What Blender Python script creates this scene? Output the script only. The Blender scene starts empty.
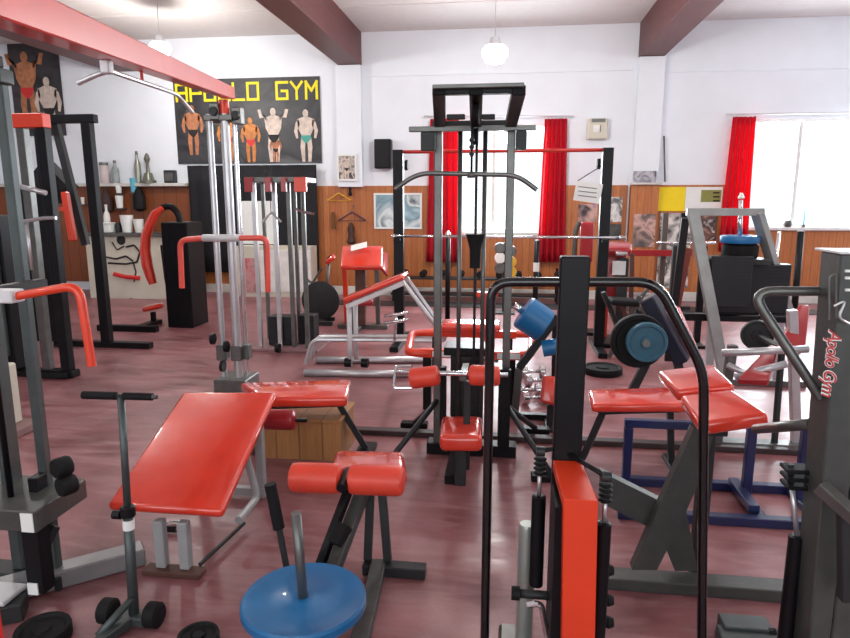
import bpy, bmesh, math, random
from mathutils import Vector, Matrix
random.seed(4)
V = Vector
# ------------------------------------------------------------------ camera
FPX, HC = 640.0, 1.5
PIT = math.atan(119/FPX); YAW = math.atan(85/FPX*math.cos(PIT))
RT = V((math.cos(YAW), math.sin(YAW), 0))
FW = V((-math.sin(YAW)*math.cos(PIT), math.cos(YAW)*math.cos(PIT), -math.sin(PIT)))
UP = RT.cross(FW)
CAM = V((0, 0, HC))
cd = bpy.data.cameras.new('camera'); co = bpy.data.objects.new('camera', cd)
bpy.context.scene.collection.objects.link(co)
cd.sensor_width = 36; cd.lens = FPX/850*36; cd.clip_start = .05; cd.clip_end = 200
m3 = Matrix((RT, UP, -FW)).transposed()
co.matrix_world = Matrix.Translation(CAM) @ m3.to_4x4()
bpy.context.scene.camera = co
# ------------------------------------------------------------------ world, exposure
S = bpy.context.scene
S.view_settings.view_transform = 'Standard'; S.view_settings.look = 'None'
S.view_settings.gamma = 1; S.view_settings.use_curve_mapping = False
S.view_settings.exposure = 0.06
W = bpy.data.worlds.new('sky'); S.world = W; W.use_nodes = True
bg = W.node_tree.nodes['Background']; bg.inputs[0].default_value = (.93, .97, 1, 1); bg.inputs[1].default_value = 1.7
col = S.collection
def area(name, loc, rot, sx, sy, power, color=(1, 1, 1)):
    l = bpy.data.lights.new(name, 'AREA'); l.shape = 'RECTANGLE'; l.size = sx; l.size_y = sy
    l.energy = power; l.color = color
    o = bpy.data.objects.new(name, l); o.location = loc; o.rotation_euler = rot; col.objects.link(o); return o
WY = 10.0            # back wall
CEIL = 3.97
# daylight through the three window openings (two in the far wall, one wide unseen one added behind the viewer)
area('window_daylight', (4.9, WY+.35, 1.9), (math.radians(-90), 0, 0), 3.0, 1.5, 330, (.93, .97, 1))
area('window_daylight', (-.05, WY+.35, 1.8), (math.radians(-90), 0, 0), 1.5, 1.6, 190, (.93, .97, 1))
area('window_daylight', (-1.2, -2.75, 2.15), (math.radians(90), 0, 0), 9.0, 2.4, 130, (1, .98, .96))  # light of the added window, unseen, giving the light from behind
LAMP_W = 62

# ------------------------------------------------------------------ materials
def newmat(name):
    m = bpy.data.materials.new(name); m.use_nodes = True
    nt = m.node_tree; b = nt.nodes['Principled BSDF']; return m, nt, b
def s2l(c): return tuple(((x/255)/12.92 if x/255 <= .04045 else ((x/255+.055)/1.055)**2.4) for x in c)
def mix(nt, fac, a, b):
    n = nt.nodes.new('ShaderNodeMix'); n.data_type = 'RGBA'
    if hasattr(fac, 'is_linked') or not isinstance(fac, (int, float)): nt.links.new(fac, n.inputs[0])
    else: n.inputs[0].default_value = fac
    for k, v in ((6, a), (7, b)):
        if isinstance(v, tuple): n.inputs[k].default_value = (*v[:3], 1)
        else: nt.links.new(v, n.inputs[k])
    return n.outputs[2]
def noise(nt, scale=5, detail=3, vec=None, dist=0):
    n = nt.nodes.new('ShaderNodeTexNoise'); n.inputs['Scale'].default_value = scale
    n.inputs['Detail'].default_value = detail; n.inputs['Distortion'].default_value = dist
    if vec: nt.links.new(vec, n.inputs['Vector'])
    return n.outputs[0]
def ramp(nt, fac, stops):
    r = nt.nodes.new('ShaderNodeValToRGB'); nt.links.new(fac, r.inputs[0])
    while len(r.color_ramp.elements) < len(stops): r.color_ramp.elements.new(.5)
    for e, (p, c) in zip(r.color_ramp.elements, stops):
        e.position = p; e.color = (*(c if isinstance(c, tuple) else (c, c, c)), 1)
    return r.outputs[0]
def coords(nt, scale=(1, 1, 1)):
    t = nt.nodes.new('ShaderNodeTexCoord'); mp = nt.nodes.new('ShaderNodeMapping')
    mp.inputs['Scale'].default_value = scale; nt.links.new(t.outputs['Object'], mp.inputs[0]); return mp.outputs[0]
def math_(nt, op, a, b=None):
    n = nt.nodes.new('ShaderNodeMath'); n.operation = op
    for i, v in enumerate((a, b)):
        if v is None: continue
        if isinstance(v, (int, float)): n.inputs[i].default_value = v
        else: nt.links.new(v, n.inputs[i])
    return n.outputs[0]
def mat(name, rgb, rough=.5, metal=0, coat=0, var=.18, scale=9, bump=0, spec=.5):
    m, nt, b = newmat(name); c = s2l(rgb)
    v = coords(nt)
    b.inputs['Roughness'].default_value = rough; b.inputs['Metallic'].default_value = metal
    b.inputs['Coat Weight'].default_value = coat; b.inputs['Coat Roughness'].default_value = .07; b.inputs['Specular IOR Level'].default_value = spec
    n = noise(nt, scale, 4, v)
    nt.links.new(mix(nt, ramp(nt, n, [(.35, 0.), (.7, 1.)]), c, tuple(x*(1-var) for x in c)), b.inputs['Base Color'])
    if bump:
        bp = nt.nodes.new('ShaderNodeBump'); bp.inputs['Strength'].default_value = bump; bp.inputs['Distance'].default_value = .004
        nt.links.new(noise(nt, 40, 4, v), bp.inputs['Height']); nt.links.new(bp.outputs[0], b.inputs['Normal'])
    return m
def soft_bump(m, sc=6, st=.35, d=.02):
    nt = m.node_tree; b = nt.nodes['Principled BSDF']; bp = nt.nodes.new('ShaderNodeBump')
    bp.inputs['Strength'].default_value = st; bp.inputs['Distance'].default_value = d
    nt.links.new(noise(nt, sc, 2, coords(nt)), bp.inputs['Height']); nt.links.new(bp.outputs[0], b.inputs['Normal']); nt.links.new(bp.outputs[0], b.inputs['Coat Normal'])
VINYL = mat('red_vinyl', (230, 62, 42), .25, 0, 1.0, .12, 6); soft_bump(VINYL, 9, .18, .012)
VINYLD = mat('dark_red_vinyl', (165, 28, 36), .35, 0, .5, .15, 6)
FOAM = mat('red_foam', (230, 70, 50), .5, 0, .15, .12, 14)
REDP = mat('red_paint', (228, 62, 28), .38, 0, .3, .1, 5)
REDM = mat('red_beam_paint', (214, 48, 38), .35, 0, .25, .15, 4)
SALM = mat('faded_red_paint', (232, 84, 70), .4, 0, .2, .1)
BLK = mat('black_paint', (20, 20, 24), .4, .0, 0, .3, spec=.22)
BLKR = mat('black_rubber', (22, 22, 24), .7, spec=.25)
BLKG = mat('black_gloss_tube', (14, 14, 17), .14, .0, .35, .2)
DRK = mat('charcoal_paint', (46, 48, 50), .45, .0, 0, .25, spec=.35)
GRY = mat('grey_steel', (112, 112, 110), .36, .7, 0, .25, 12)
GRN = mat('greenish_grey_steel', (84, 92, 92), .42, .45, 0, .25, 10)
HAM = mat('hammered_grey_paint', (72, 74, 72), .42, .1, 0, .2, 20, .3)
SIL = mat('silver_tube', (205, 205, 208), .3, .65, 0, .15)
WHTM = mat('white_painted_metal', (215, 215, 218), .4, .1, 0, .12)
CHR = mat('chrome', (225, 225, 228), .14, .95, 0, .08)
BLU = mat('blue_rubber_plate', (18, 108, 166), .4, 0, .25, .15, 5)
BLUD = mat('blue_frame_paint', (22, 34, 84), .4, .1, .3, .3)
NAVY = mat('navy_fabric', (20, 24, 48), .7)
BRN = mat('brown_wood_foot', (95, 62, 52), .6, 0, 0, .3)
WHT = mat('white_plastic', (235, 235, 232), .5)
PAPER = mat('white_paper', (236, 238, 236), .8, 0, 0, .05)
YEL = mat('yellow_print', (250, 220, 10), .6, 0, 0, .12, 3)
YELT = mat('yellow_letter_print', (245, 225, 20), .6, 0, 0, .05)
INK = mat('black_ink', (30, 28, 30), .7)
BLKC = mat('black_cloth', (22, 22, 28), .8, 0, 0, .4, 3, .4)
SKIN = mat('tan_print', (196, 128, 88), .6, 0, 0, .45, 14)
SKINP = mat('pale_print', (222, 205, 192), .6, 0, 0, .3, 14)
ORG = mat('orange_print', (214, 134, 66), .6, 0, 0, .4, 14)
TEAL = mat('teal_print', (70, 165, 150), .6)
REDT = mat('red_print', (215, 48, 46), .6)
PINK = mat('red_script_paint', (205, 60, 60), .5)
OLV = mat('olive_print', (140, 142, 70), .6)
BOT = mat('clear_bottle', (150, 160, 160), .2, 0, .3, .4, 30)
CYAN = mat('cyan_plastic', (90, 180, 205), .4)
PURP = mat('purple_plastic', (80, 50, 80), .4)
YELP = mat('mustard_plastic', (215, 165, 40), .4)
WHEAT = mat('cream_panel', (212, 208, 192), .6, 0, 0, .12, 3)
CEILM = mat('ceiling_paint', (214, 208, 206), .8, 0, 0, .05)
WALLM = mat('white_wall_paint', (234, 239, 246), .75, 0, 0, .05, 2, .2)
SKIRT = mat('white_skirting_paint', (215, 212, 206), .6)

def red_curtain_mat():
    m, nt, b = newmat('red_curtain_cloth'); b.inputs['Base Color'].default_value = (*s2l((200, 24, 48)), 1)
    b.inputs['Roughness'].default_value = .75
    tr = nt.nodes.new('ShaderNodeBsdfTranslucent'); tr.inputs[0].default_value = (*s2l((222, 30, 62)), 1)
    ms = nt.nodes.new('ShaderNodeMixShader'); ms.inputs[0].default_value = .4
    nt.links.new(b.outputs[0], ms.inputs[1]); nt.links.new(tr.outputs[0], ms.inputs[2])
    nt.links.new(ms.outputs[0], nt.nodes['Material Output'].inputs[0]); return m
CURT = red_curtain_mat()
def glass_mat():
    m, nt, b = newmat('window_glass')
    t = nt.nodes.new('ShaderNodeBsdfTransparent'); g = nt.nodes.new('ShaderNodeBsdfGlossy'); g.inputs['Roughness'].default_value = .05
    ms = nt.nodes.new('ShaderNodeMixShader'); ms.inputs[0].default_value = .08
    t.inputs[0].default_value = (.96, .99, 1, 1)
    nt.links.new(t.outputs[0], ms.inputs[1]); nt.links.new(g.outputs[0], ms.inputs[2])
    nt.links.new(ms.outputs[0], nt.nodes['Material Output'].inputs[0]); return m
GLS = glass_mat()
def wood_planks(name, base, dark, pitch=.1, axis=0):
    m, nt, b = newmat(name); v = coords(nt)
    sp = nt.nodes.new('ShaderNodeSeparateXYZ'); nt.links.new(v, sp.inputs[0])
    u = math_(nt, 'DIVIDE', sp.outputs[axis], pitch); fr = math_(nt, 'FRACT', u); fl = math_(nt, 'FLOOR', u)
    wn = nt.nodes.new('ShaderNodeTexWhiteNoise'); wn.noise_dimensions = '1D'; nt.links.new(fl, wn.inputs['W'])
    grain = noise(nt, 3, 6, coords(nt, (14, 14, 1.2)), 1.5)
    c1 = mix(nt, grain, s2l(base), s2l(dark))
    c2 = mix(nt, math_(nt, 'MULTIPLY', wn.outputs[0], .45), c1, s2l(dark))
    groove = ramp(nt, fr, [(0, 1.), (.05, 0.), (.95, 0.), (1, 1.)])
    c3 = mix(nt, math_(nt, 'MULTIPLY', groove, .75), c2, tuple(x*.25 for x in s2l(dark)))
    nt.links.new(c3, b.inputs['Base Color']); b.inputs['Roughness'].default_value = .42
    return m
PINE = wood_planks('pine_panelling', (212, 138, 78), (150, 78, 38))
DWOOD = wood_planks('brown_panelling', (150, 84, 44), (112, 56, 28), .2)
BOXW = wood_planks('box_plywood', (196, 146, 96), (150, 100, 58), .14)
def beam_wood():
    m, nt, b = newmat('maroon_stained_beam'); g = noise(nt, 4, 5, coords(nt, (10, .7, 10)), 1)
    nt.links.new(mix(nt, g, s2l((112, 56, 54)), s2l((66, 32, 34))), b.inputs['Base Color']); b.inputs['Roughness'].default_value = .5; return m
BEAMM = beam_wood()
def floor_mat():
    m, nt, b = newmat('dusty_maroon_floor'); v = coords(nt)
    n1 = noise(nt, 1.6, 7, v, .8); n2 = noise(nt, 7, 6, coords(nt, (.35, 1.6, 1)), 1.2); n3 = noise(nt, 60, 2, v)
    c = mix(nt, ramp(nt, n1, [(.3, 0.), (.7, 1.)]), s2l((166, 108, 112)), s2l((112, 62, 64)))
    c = mix(nt, math_(nt, 'MULTIPLY', ramp(nt, n2, [(.45, 0.), (.75, 1.)]), .55), c, s2l((184, 144, 147)))
    c = mix(nt, math_(nt, 'MULTIPLY', n3, .3), c, s2l((92, 52, 56)))
    nt.links.new(c, b.inputs['Base Color'])
    nt.links.new(ramp(nt, n2, [(.3, .3), (.8, .55)]), b.inputs['Roughness'])
    bp = nt.nodes.new('ShaderNodeBump'); bp.inputs['Strength'].default_value = .25; bp.inputs['Distance'].default_value = .01
    nt.links.new(noise(nt, 5, 4, v), bp.inputs['Height']); nt.links.new(bp.outputs[0], b.inputs['Normal']); return m
FLOORM = floor_mat()
def print_mat(name, cols, scale=6, seed=0):
    m, nt, b = newmat(name); t = nt.nodes.new('ShaderNodeTexCoord'); mp = nt.nodes.new('ShaderNodeMapping')
    mp.inputs['Location'].default_value = (seed*3.1, seed*1.7, seed*2.3); nt.links.new(t.outputs['Object'], mp.inputs[0])
    n = noise(nt, scale, 4, mp.outputs[0], .8)
    k = len(cols); st = [(.3+.4*i/(k-1), s2l(c)) for i, c in enumerate(cols)]
    nt.links.new(ramp(nt, n, st), b.inputs['Base Color']); b.inputs['Roughness'].default_value = .5; return m
def stack_mat():
    m, nt, b = newmat('black_weight_stack'); sp = nt.nodes.new('ShaderNodeSeparateXYZ'); nt.links.new(coords(nt), sp.inputs[0])
    g = ramp(nt, math_(nt, 'FRACT', math_(nt, 'DIVIDE', sp.outputs[2], .028)), [(0, 1.), (.12, 0.), (.9, 0.), (1, 1.)])
    nt.links.new(mix(nt, g, s2l((36, 38, 42)), s2l((8, 8, 9))), b.inputs['Base Color']); b.inputs['Roughness'].default_value = .4; b.inputs['Metallic'].default_value = .3; return m
STK = stack_mat()

# ------------------------------------------------------------------ geometry helpers
def ray(x, y): return FW + RT*(x-425)/FPX + UP*(319-y)/FPX
def at(x, y, Y):
    d = ray(x, y); return CAM + d*(Y/d.y)
def on(x, y, z=0.):
    d = ray(x, y); return CAM + d*((z-HC)/d.z)
class MB:
    def __init__(s): s.bm = bmesh.new()
    def _bev(s, verts, bev, seg=1):
        if bev > 0:
            es = {e for v in verts for e in v.link_edges}
            bmesh.ops.bevel(s.bm, geom=list(es), offset=bev, segments=seg, affect='EDGES', profile=.5)
    def hexa(s, p, bev=0, seg=1, smooth=False):
        """p: 8 points, bottom 4 then top 4, same winding"""
        n0 = len(s.bm.faces); old = set(s.bm.faces)
        vs = [s.bm.verts.new(q) for q in p]
        for f in ((3, 2, 1, 0), (4, 5, 6, 7), (0, 1, 5, 4), (1, 2, 6, 5), (2, 3, 7, 6), (3, 0, 4, 7)): s.bm.faces.new([vs[i] for i in f])
        s._bev(vs, bev, seg)
        if smooth:
            for f in s.bm.faces:
                if f not in old: f.smooth = True
        return s
    def box(s, c, d, bev=0, seg=1, rz=0, smooth=False):
        c = V(c); d = V(d)/2; r = Matrix.Rotation(rz, 3, 'Z')
        pts = [c + r@V((x*d.x, y*d.y, z*d.z)) for z in (-1, 1) for x, y in ((-1, -1), (1, -1), (1, 1), (-1, 1))]
        return s.hexa(pts, bev, seg, smooth)
    def bb(s, x0, x1, y0, y1, z0, z1, bev=0, seg=1): return s.box(((x0+x1)/2, (y0+y1)/2, (z0+z1)/2), (abs(x1-x0), abs(y1-y0), abs(z1-z0)), bev, seg)
    def beam(s, p, q, w, h, up=(0, 0, 1), bev=.003):
        p, q = V(p), V(q); d = (q-p).normalized(); u = V(up)
        if abs(d.dot(u)) > .97: u = V((0, 1, 0))
        sd = d.cross(u).normalized(); u2 = sd.cross(d)
        k = [(-1, -1), (1, -1), (1, 1), (-1, 1)]
        return s.hexa([e + sd*a*w/2 + u2*b*h/2 for e in (p, q) for a, b in k], bev)
    def slab(s, c4, t, bev=.02, seg=3):
        """top face given by four corners, thickness t downwards along its normal"""
        c4 = [V(c) for c in c4]; n = (c4[1]-c4[0]).cross(c4[3]-c4[0]).normalized()
        if n.z < 0: n = -n
        lo = [c - n*t for c in c4]; s.hexa(lo + c4, bev, seg, True); return s
    def tube(s, pts, r, bend=0, seg=10, caps=True):
        pts = [V(p) for p in pts]
        if bend and len(pts) > 2:
            out = [pts[0]]
            for i in range(1, len(pts)-1):
                a, b, c = pts[i-1], pts[i], pts[i+1]
                da, dc = (a-b), (c-b); k = min(bend, da.length*.49, dc.length*.49)
                p0, p2 = b+da.normalized()*k, b+dc.normalized()*k
                for j in range(7):
                    t = j/6; out.append(p0*(1-t)**2 + b*2*t*(1-t) + p2*t*t)
            out.append(pts[-1]); pts = out
        d = (pts[1]-pts[0]).normalized(); u = d.orthogonal().normalized(); rings = []
        rr = r if isinstance(r, (list, tuple)) else None
        for i, p in enumerate(pts):
            if i == 0: t = (pts[1]-pts[0]).normalized()
            elif i == len(pts)-1: t = (pts[-1]-pts[-2]).normalized()
            else: t = ((pts[i+1]-p).normalized()+(p-pts[i-1]).normalized()).normalized()
            u = (u - t*u.dot(t)).normalized(); w = t.cross(u); R_ = rr[i] if rr else r
            rings.append([s.bm.verts.new(p + (u*math.cos(2*math.pi*k/seg)+w*math.sin(2*math.pi*k/seg))*R_) for k in range(seg)])
        for a, b in zip(rings, rings[1:]):
            for k in range(seg):
                f = s.bm.faces.new((a[k], a[(k+1) % seg], b[(k+1) % seg], b[k])); f.smooth = True
        if caps: s.bm.faces.new(rings[0][::-1]); s.bm.faces.new(rings[-1])
        return s
    def lathe(s, c, prof, axis=(0, 0, 1), seg=24):
        """prof: list of (radius, height along axis)"""
        c = V(c); ax = V(axis).normalized(); u = ax.orthogonal().normalized(); w = ax.cross(u); rings = []
        for r, h in prof:
            rings.append([s.bm.verts.new(c + ax*h + (u*math.cos(2*math.pi*k/seg)+w*math.sin(2*math.pi*k/seg))*max(r, 1e-4)) for k in range(seg)])
        for a, b in zip(rings, rings[1:]):
            for k in range(seg): s.bm.faces.new((a[k], a[(k+1) % seg], b[(k+1) % seg], b[k])).smooth = True
        s.bm.faces.new(rings[0][::-1]); s.bm.faces.new(rings[-1]); return s
    def poly(s, pts, off):
        pts = [V(p) for p in pts]; off = V(off)
        a = [s.bm.verts.new(p) for p in pts]; b = [s.bm.verts.new(p+off) for p in pts]; n = len(a)
        s.bm.faces.new(a); s.bm.faces.new(b[::-1])
        for i in range(n): s.bm.faces.new((a[i], b[i], b[(i+1) % n], a[(i+1) % n]))
        return s
    def build(s, name, m, parent=None, label=None, base=None):
        o = bpy.data.objects.new(name, bpy.data.meshes.new(name))
        w = V((0, 0, 0))
        if parent is not None:
            q = parent
            while q is not None: w += q.location; q = q.parent
        elif base is not None: w = V(base); o.location = w
        elif base is None and parent is None:
            xs = [v.co for v in s.bm.verts]
            w = V(((min(v.x for v in xs)+max(v.x for v in xs))/2, (min(v.y for v in xs)+max(v.y for v in xs))/2, min(v.z for v in xs))); o.location = w
        for v in s.bm.verts: v.co -= w
        bmesh.ops.recalc_face_normals(s.bm, faces=s.bm.faces[:])
        for e in s.bm.edges:
            if len(e.link_faces) == 2 and e.calc_face_angle(0) > .62: e.smooth = False
        s.bm.to_mesh(o.data); s.bm.free(); o.data.materials.append(m); col.objects.link(o)
        if parent is not None: o.parent = parent
        if label: o['label'] = label
        return o
def thing(name, label, cat, loc, group=None):
    o = bpy.data.objects.new(name, None); o.empty_display_size = .1; col.objects.link(o); o.location = V(loc)
    return tag(o, label, cat, group)
def tag(o, label, cat, group=None, kind=None):
    o['label'] = label; o['category'] = cat
    if group: o['group'] = group
    if kind: o['kind'] = kind
    return o
def struct(name, mb, m, parent=None, label=None):
    o = mb.build(name, m, parent, label)
    if parent is None: o['kind'] = 'structure'
    return o
def dup(root, loc, label, rz=None, group=None):
    r = root.copy(); col.objects.link(r); r.location = V(loc)
    if rz is not None: r.rotation_euler = (0, 0, rz)
    r['label'] = label
    if group: r['group'] = group
    for ch in list(root.children):
        c = ch.copy(); col.objects.link(c); c.parent = r
        for g in list(ch.children):
            d = g.copy(); col.objects.link(d); d.parent = c
    return r

# ------------------------------------------------------------------ the room
XL, XR, YB = -8.6, 6.6, -2.6
struct('floor', MB().bb(XL, XR, YB, WY+.15, -.12, 0), FLOORM)
struct('ceiling', MB().bb(XL, XR, YB, WY+.15, CEIL, CEIL+.15), CEILM)
w1 = (at(452, 0, WY).x, at(552, 0, WY).x, 1.02, 2.62)      # far window between the red curtains
w2 = (at(746, 0, WY).x, 6.25, 1.12, 2.64)
mb = MB()
def wall_with(mb, openings, y0, y1, xa, xb, ztop):
    x = xa
    for (a, b, z0, z1) in openings:
        mb.bb(x, a, y0, y1, 0, ztop); mb.bb(a, b, y0, y1, 0, z0); mb.bb(a, b, y0, y1, z1, ztop); x = b
    mb.bb(x, xb, y0, y1, 0, ztop)
wall_with(mb, [w1, w2], WY, WY+.2, XL, XR, CEIL); struct('wall_back', mb, WALLM)
mb = MB(); wall_with(mb, [(-5.8, 3.4, .9, 3.4)], YB-.15, YB, XL, XR, CEIL); struct('wall_front', mb, WALLM)
struct('wall_left', MB().bb(XL-.15, XL, YB, WY+.15, 0, CEIL), WALLM)
struct('wall_right', MB().bb(XR, XR+.15, YB, WY+.15, 0, CEIL), WALLM)
def window(n, w, y, mull, label=None):
    a, b, z0, z1 = w; t = .05
    r = MB(); r.bb(a, b, y, y+.07, z0, z0+t); r.bb(a, b, y, y+.07, z1-t, z1); r.bb(a, a+t, y, y+.07, z0+t, z1-t); r.bb(b-t, b, y, y+.07, z0+t, z1-t)
    for mx in mull: r.bb(mx-.025, mx+.025, y+.01, y+.06, z0+t, z1-t)
    o = struct('window_%d' % n, r, WHT)
    MB().bb(a+t, b-t, y+.03, y+.036, z0+t, z1-t).build('window_glass', GLS, o)
    MB().bb(a-.06, b+.06, y-.12, y-.0, z0-.05, z0-.002, .005).build('window_sill', WHT, o)
window(1, w1, WY+.03, [at(497, 0, WY).x])
window(2, w2, WY+.03, [at(797, 180, WY).x])
window(3, (-5.8, 3.4, .9, 3.4), YB-.1, [-3.5, -1.2, 1.1])  # unseen window, added to let in light from behind the viewer
# vague pale building and hedge outside the far windows
OUT = print_mat('pale_outdoor_wall', [(240, 244, 245), (214, 230, 234), (246, 248, 248)], 1.2)
tag(MB().bb(3.0, 12, 16.0, 16.3, 0, 1.9).build('garden_wall', OUT), 'pale garden wall seen through the far windows', 'wall')
# ceiling beams and wall pillars
def ceil_beam(n, xa, xb, zb): struct('trim_%d' % n, MB().bb(xa, xb, YB, WY-.02, zb, CEIL-.001, .004), BEAMM)
ceil_beam(1, at(339, 60, WY).x, at(362, 60, WY).x, at(345, 66, WY).z)
ceil_beam(2, at(638.5, 50, WY).x, at(664, 50, WY).x, at(650, 57.5, WY).z)
ceil_beam(3, at(110, 50, WY).x, at(137, 50, WY).x, at(120, 72, WY).z)
struct('trim_4', MB().bb(at(337, 60, WY).x, at(362, 60, WY).x, WY-.12, WY, 1.7, at(345, 66.5, WY).z, .004), WALLM)
struct('trim_5', MB().bb(at(638, 60, WY).x, at(664, 60, WY).x, WY-.12, WY, 0.1, at(650, 58, WY).z, .004), WALLM)
zz = at(450, 74, WY).z
struct('trim_6', MB().bb(at(365, 0, WY).x, at(637, 0, WY).x, WY-.025, WY, zz-.015, zz+.01), WALLM)
zz = at(700, 71, WY).z
struct('trim_7', MB().bb(at(666, 0, WY).x, XR, WY-.025, WY, zz-.015, zz+.01), WALLM)
# ceiling board lines
for i in range(6):
    struct('trim_%d' % (8+i), MB().bb(XL, XR, 1.2+i*1.5, 1.23+i*1.5, CEIL-.012, CEIL), CEILM)
# pine panelling on the lower wall, split by windows and pillars
zt = at(320, 186, WY).z
k = 14
def pan(a, b, z0, z1, m=PINE):
    global k
    struct('trim_%d' % k, MB().bb(a, b, WY-.03, WY, z0, z1, .003), m); k += 1
pan(at(-60, 0, WY).x, at(178, 0, WY).x, .14, zt, DWOOD)
pan(at(178, 0, WY).x, w1[0], .14, zt)
pan(w1[0], w1[1], .14, w1[2]-.05)
pan(w1[1], at(638, 0, WY).x, .14, zt)
pan(at(664, 0, WY).x, w2[0]-.02, .14, zt)
pan(w2[0]-.02, XR, .14, w2[2]-.06)
struct('baseboard_back', MB().bb(at(178, 0, WY).x, XR, WY-.045, WY-.001, 0, .14, .004), SKIRT)
struct('trim_%d' % k, MB().bb(at(-60, 0, WY).x, at(178, 0, WY).x, WY-.16, WY-.03, zt, zt+.05, .004), SKIRT); k += 1
# rails laid in the floor across the hall
RAIL = mat('dark_floor_rail', (58, 42, 44), .5)
struct('trim_%d' % k, MB().bb(-1.75, 2.2, 3.86, 3.93, 0, .035, .004), RAIL); k += 1

# curtains
def curtain(px0, px1, ytop, ybot, label, Y=WY-.14, spread=1.15, folds=5):
    a0, a1 = at(px0, ytop, Y), at(px1, ytop, Y); zb = at(px0, ybot, Y).z; n = folds*12
    mb = MB(); rows = []
    mid = (a0.x+a1.x)/2; hw = (a1.x-a0.x)/2
    for j in range(13):
        t = j/12; z = a0.z*(1-t)+zb*t; sp = .86+.26*t
        rows.append([mb.bm.verts.new((mid+(2*i/n-1)*hw*sp*1.0, Y+.035*math.sin(i/n*folds*2*math.pi+.6*math.sin(t*3))*(.7+.4*t), z)) for i in range(n+1)])
    for a, b in zip(rows, rows[1:]):
        for i in range(n): mb.bm.faces.new((a[i], a[i+1], b[i+1], b[i])).smooth = True
    o = mb.build('curtain', CURT); tag(o, label, 'curtain', 'red window curtains'); md = o.modifiers.new('thickness', 'SOLIDIFY'); md.thickness = .004
    return o
curtain(428, 461, 119, 262, 'red curtain on the left side of the window behind the tall lat machine')
curtain(543, 569, 119, 262, 'red curtain on the right side of the window behind the tall lat machine')
curtain(731, 758, 117, 252, 'red curtain at the left edge of the big window on the right')
tag(MB().tube([at(424, 116.2, WY-.14), at(574, 116.2, WY-.14)], .012).build('curtain_rod', WHTM), 'thin pale curtain rod over the window behind the lat machine', 'curtain rod')
tag(MB().tube([at(726, 114.5, WY-.14), at(726, 114.5, WY-.14)+V((3.0, 0, 0))], .012).build('curtain_rod', WHTM), 'thin pale curtain rod over the big window on the right', 'curtain rod')

# lamps: pendants
LGL = newmat('lit_lamp_glass'); LGL[2].inputs['Emission Color'].default_value = (1, .97, .93, 1); LGL[2].inputs['Emission Strength'].default_value = 5; LGL[2].inputs['Base Color'].default_value = (.9, .9, .9, 1); LGL = LGL[0]
def pendant(p, label, w=LAMP_W):
    t = thing('pendant_lamp', label, 'lamp', p, 'hanging hall lamps')
    MB().tube([p+V((0, 0, .1)), V((p.x, p.y, CEIL))], .006, seg=6).build('cord', WHTM, t)
    MB().lathe(p, [(.02, .13), (.05, .12), (.06, .05), (.1, .04)][::-1]).build('socket', WHTM, t)
    MB().lathe(p, [(.02, -.14), (.09, -.12), (.135, -.05), (.135, .0), (.1, .04)], seg=20).build('lamp_shade', LGL, t, 'lit white glass shade')
    l = bpy.data.lights.new('bulb', 'POINT'); l.energy = w; l.shadow_soft_size = .14; l.color = (1, .97, .93)
    lo = bpy.data.objects.new('bulb', l); col.objects.link(lo); lo.parent = t; lo.location = (0, 0, -.3)
    return t
pendant(at(495, 50, 7.0), 'lit white hanging lamp above the tall lat machine', 120)
pendant(at(160, 46, 8.2), 'lit white hanging lamp above the left end of the gym banner', 100)
for i, (x, y) in enumerate([(-3.9, .9), (3.6, 1.4), (3.4, 5.4), (-4.8, 5.4), (.3, 4.2)]):  # extra unseen lamps, added to light the hall evenly
    pendant(V((x, y, 3.55)), 'added white hanging lamp over the machines, unseen, to brighten the hall', 55)

# ------------------------------------------------------------------ things on the far wall
Y0 = WY-.035          # just in front of the panelling
def rect_px(mb, x0, x1, y0, y1, Y, th):
    a, b = at(x0, (y0+y1)/2, Y), at(x1, (y0+y1)/2, Y); t_, u_ = at((x0+x1)/2, y0, Y), at((x0+x1)/2, y1, Y)
    return mb.bb(a.x, b.x, Y-th, Y, u_.z, t_.z)
def figure(parent, x, z, h, Y, m, briefs, lean=0, arms='down'):
    """a small printed athlete: one flat print, head, trunk, arms and legs"""
    mb = MB(); q = lambda u, v: V((x+u*h+lean*v*h, Y, z+v*h)); off = V((0, -.003, 0))
    e = [q(.055*math.cos(a), .91+.075*math.sin(a)) for a in [i*math.pi/6 for i in range(12)]]; mb.poly(e, off)
    mb.poly([q(-.04, .85), q(.04, .85), q(.17, .8), q(.15, .62), q(.09, .5), q(.1, .44), q(-.1, .44), q(-.09, .5), q(-.15, .62), q(-.17, .8)], off)
    for s in (-1, 1):
        if arms == 'down': mb.poly([q(s*.14, .8), q(s*.2, .74), q(s*.24, .58), q(s*.2, .44), q(s*.16, .45), q(s*.17, .6), q(s*.12, .7)], off)
        else: mb.poly([q(s*.13, .82), q(s*.26, .8), q(s*.3, .95), q(s*.24, .96), q(s*.21, .86), q(s*.12, .74)], off)
        mb.poly([q(s*.01, .45), q(s*.1, .46), q(s*.12, .28), q(s*.09, .0), q(s*.03, .0), q(s*.03, .25)], off)
    o = mb.build('printed_figure', m, parent)
    MB().poly([q(-.1, .5), q(.1, .5), q(.09, .43), q(.03, .36), q(-.03, .36), q(-.09, .43)], V((0, -.005, 0))).build('printed_briefs', briefs, parent)
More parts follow.
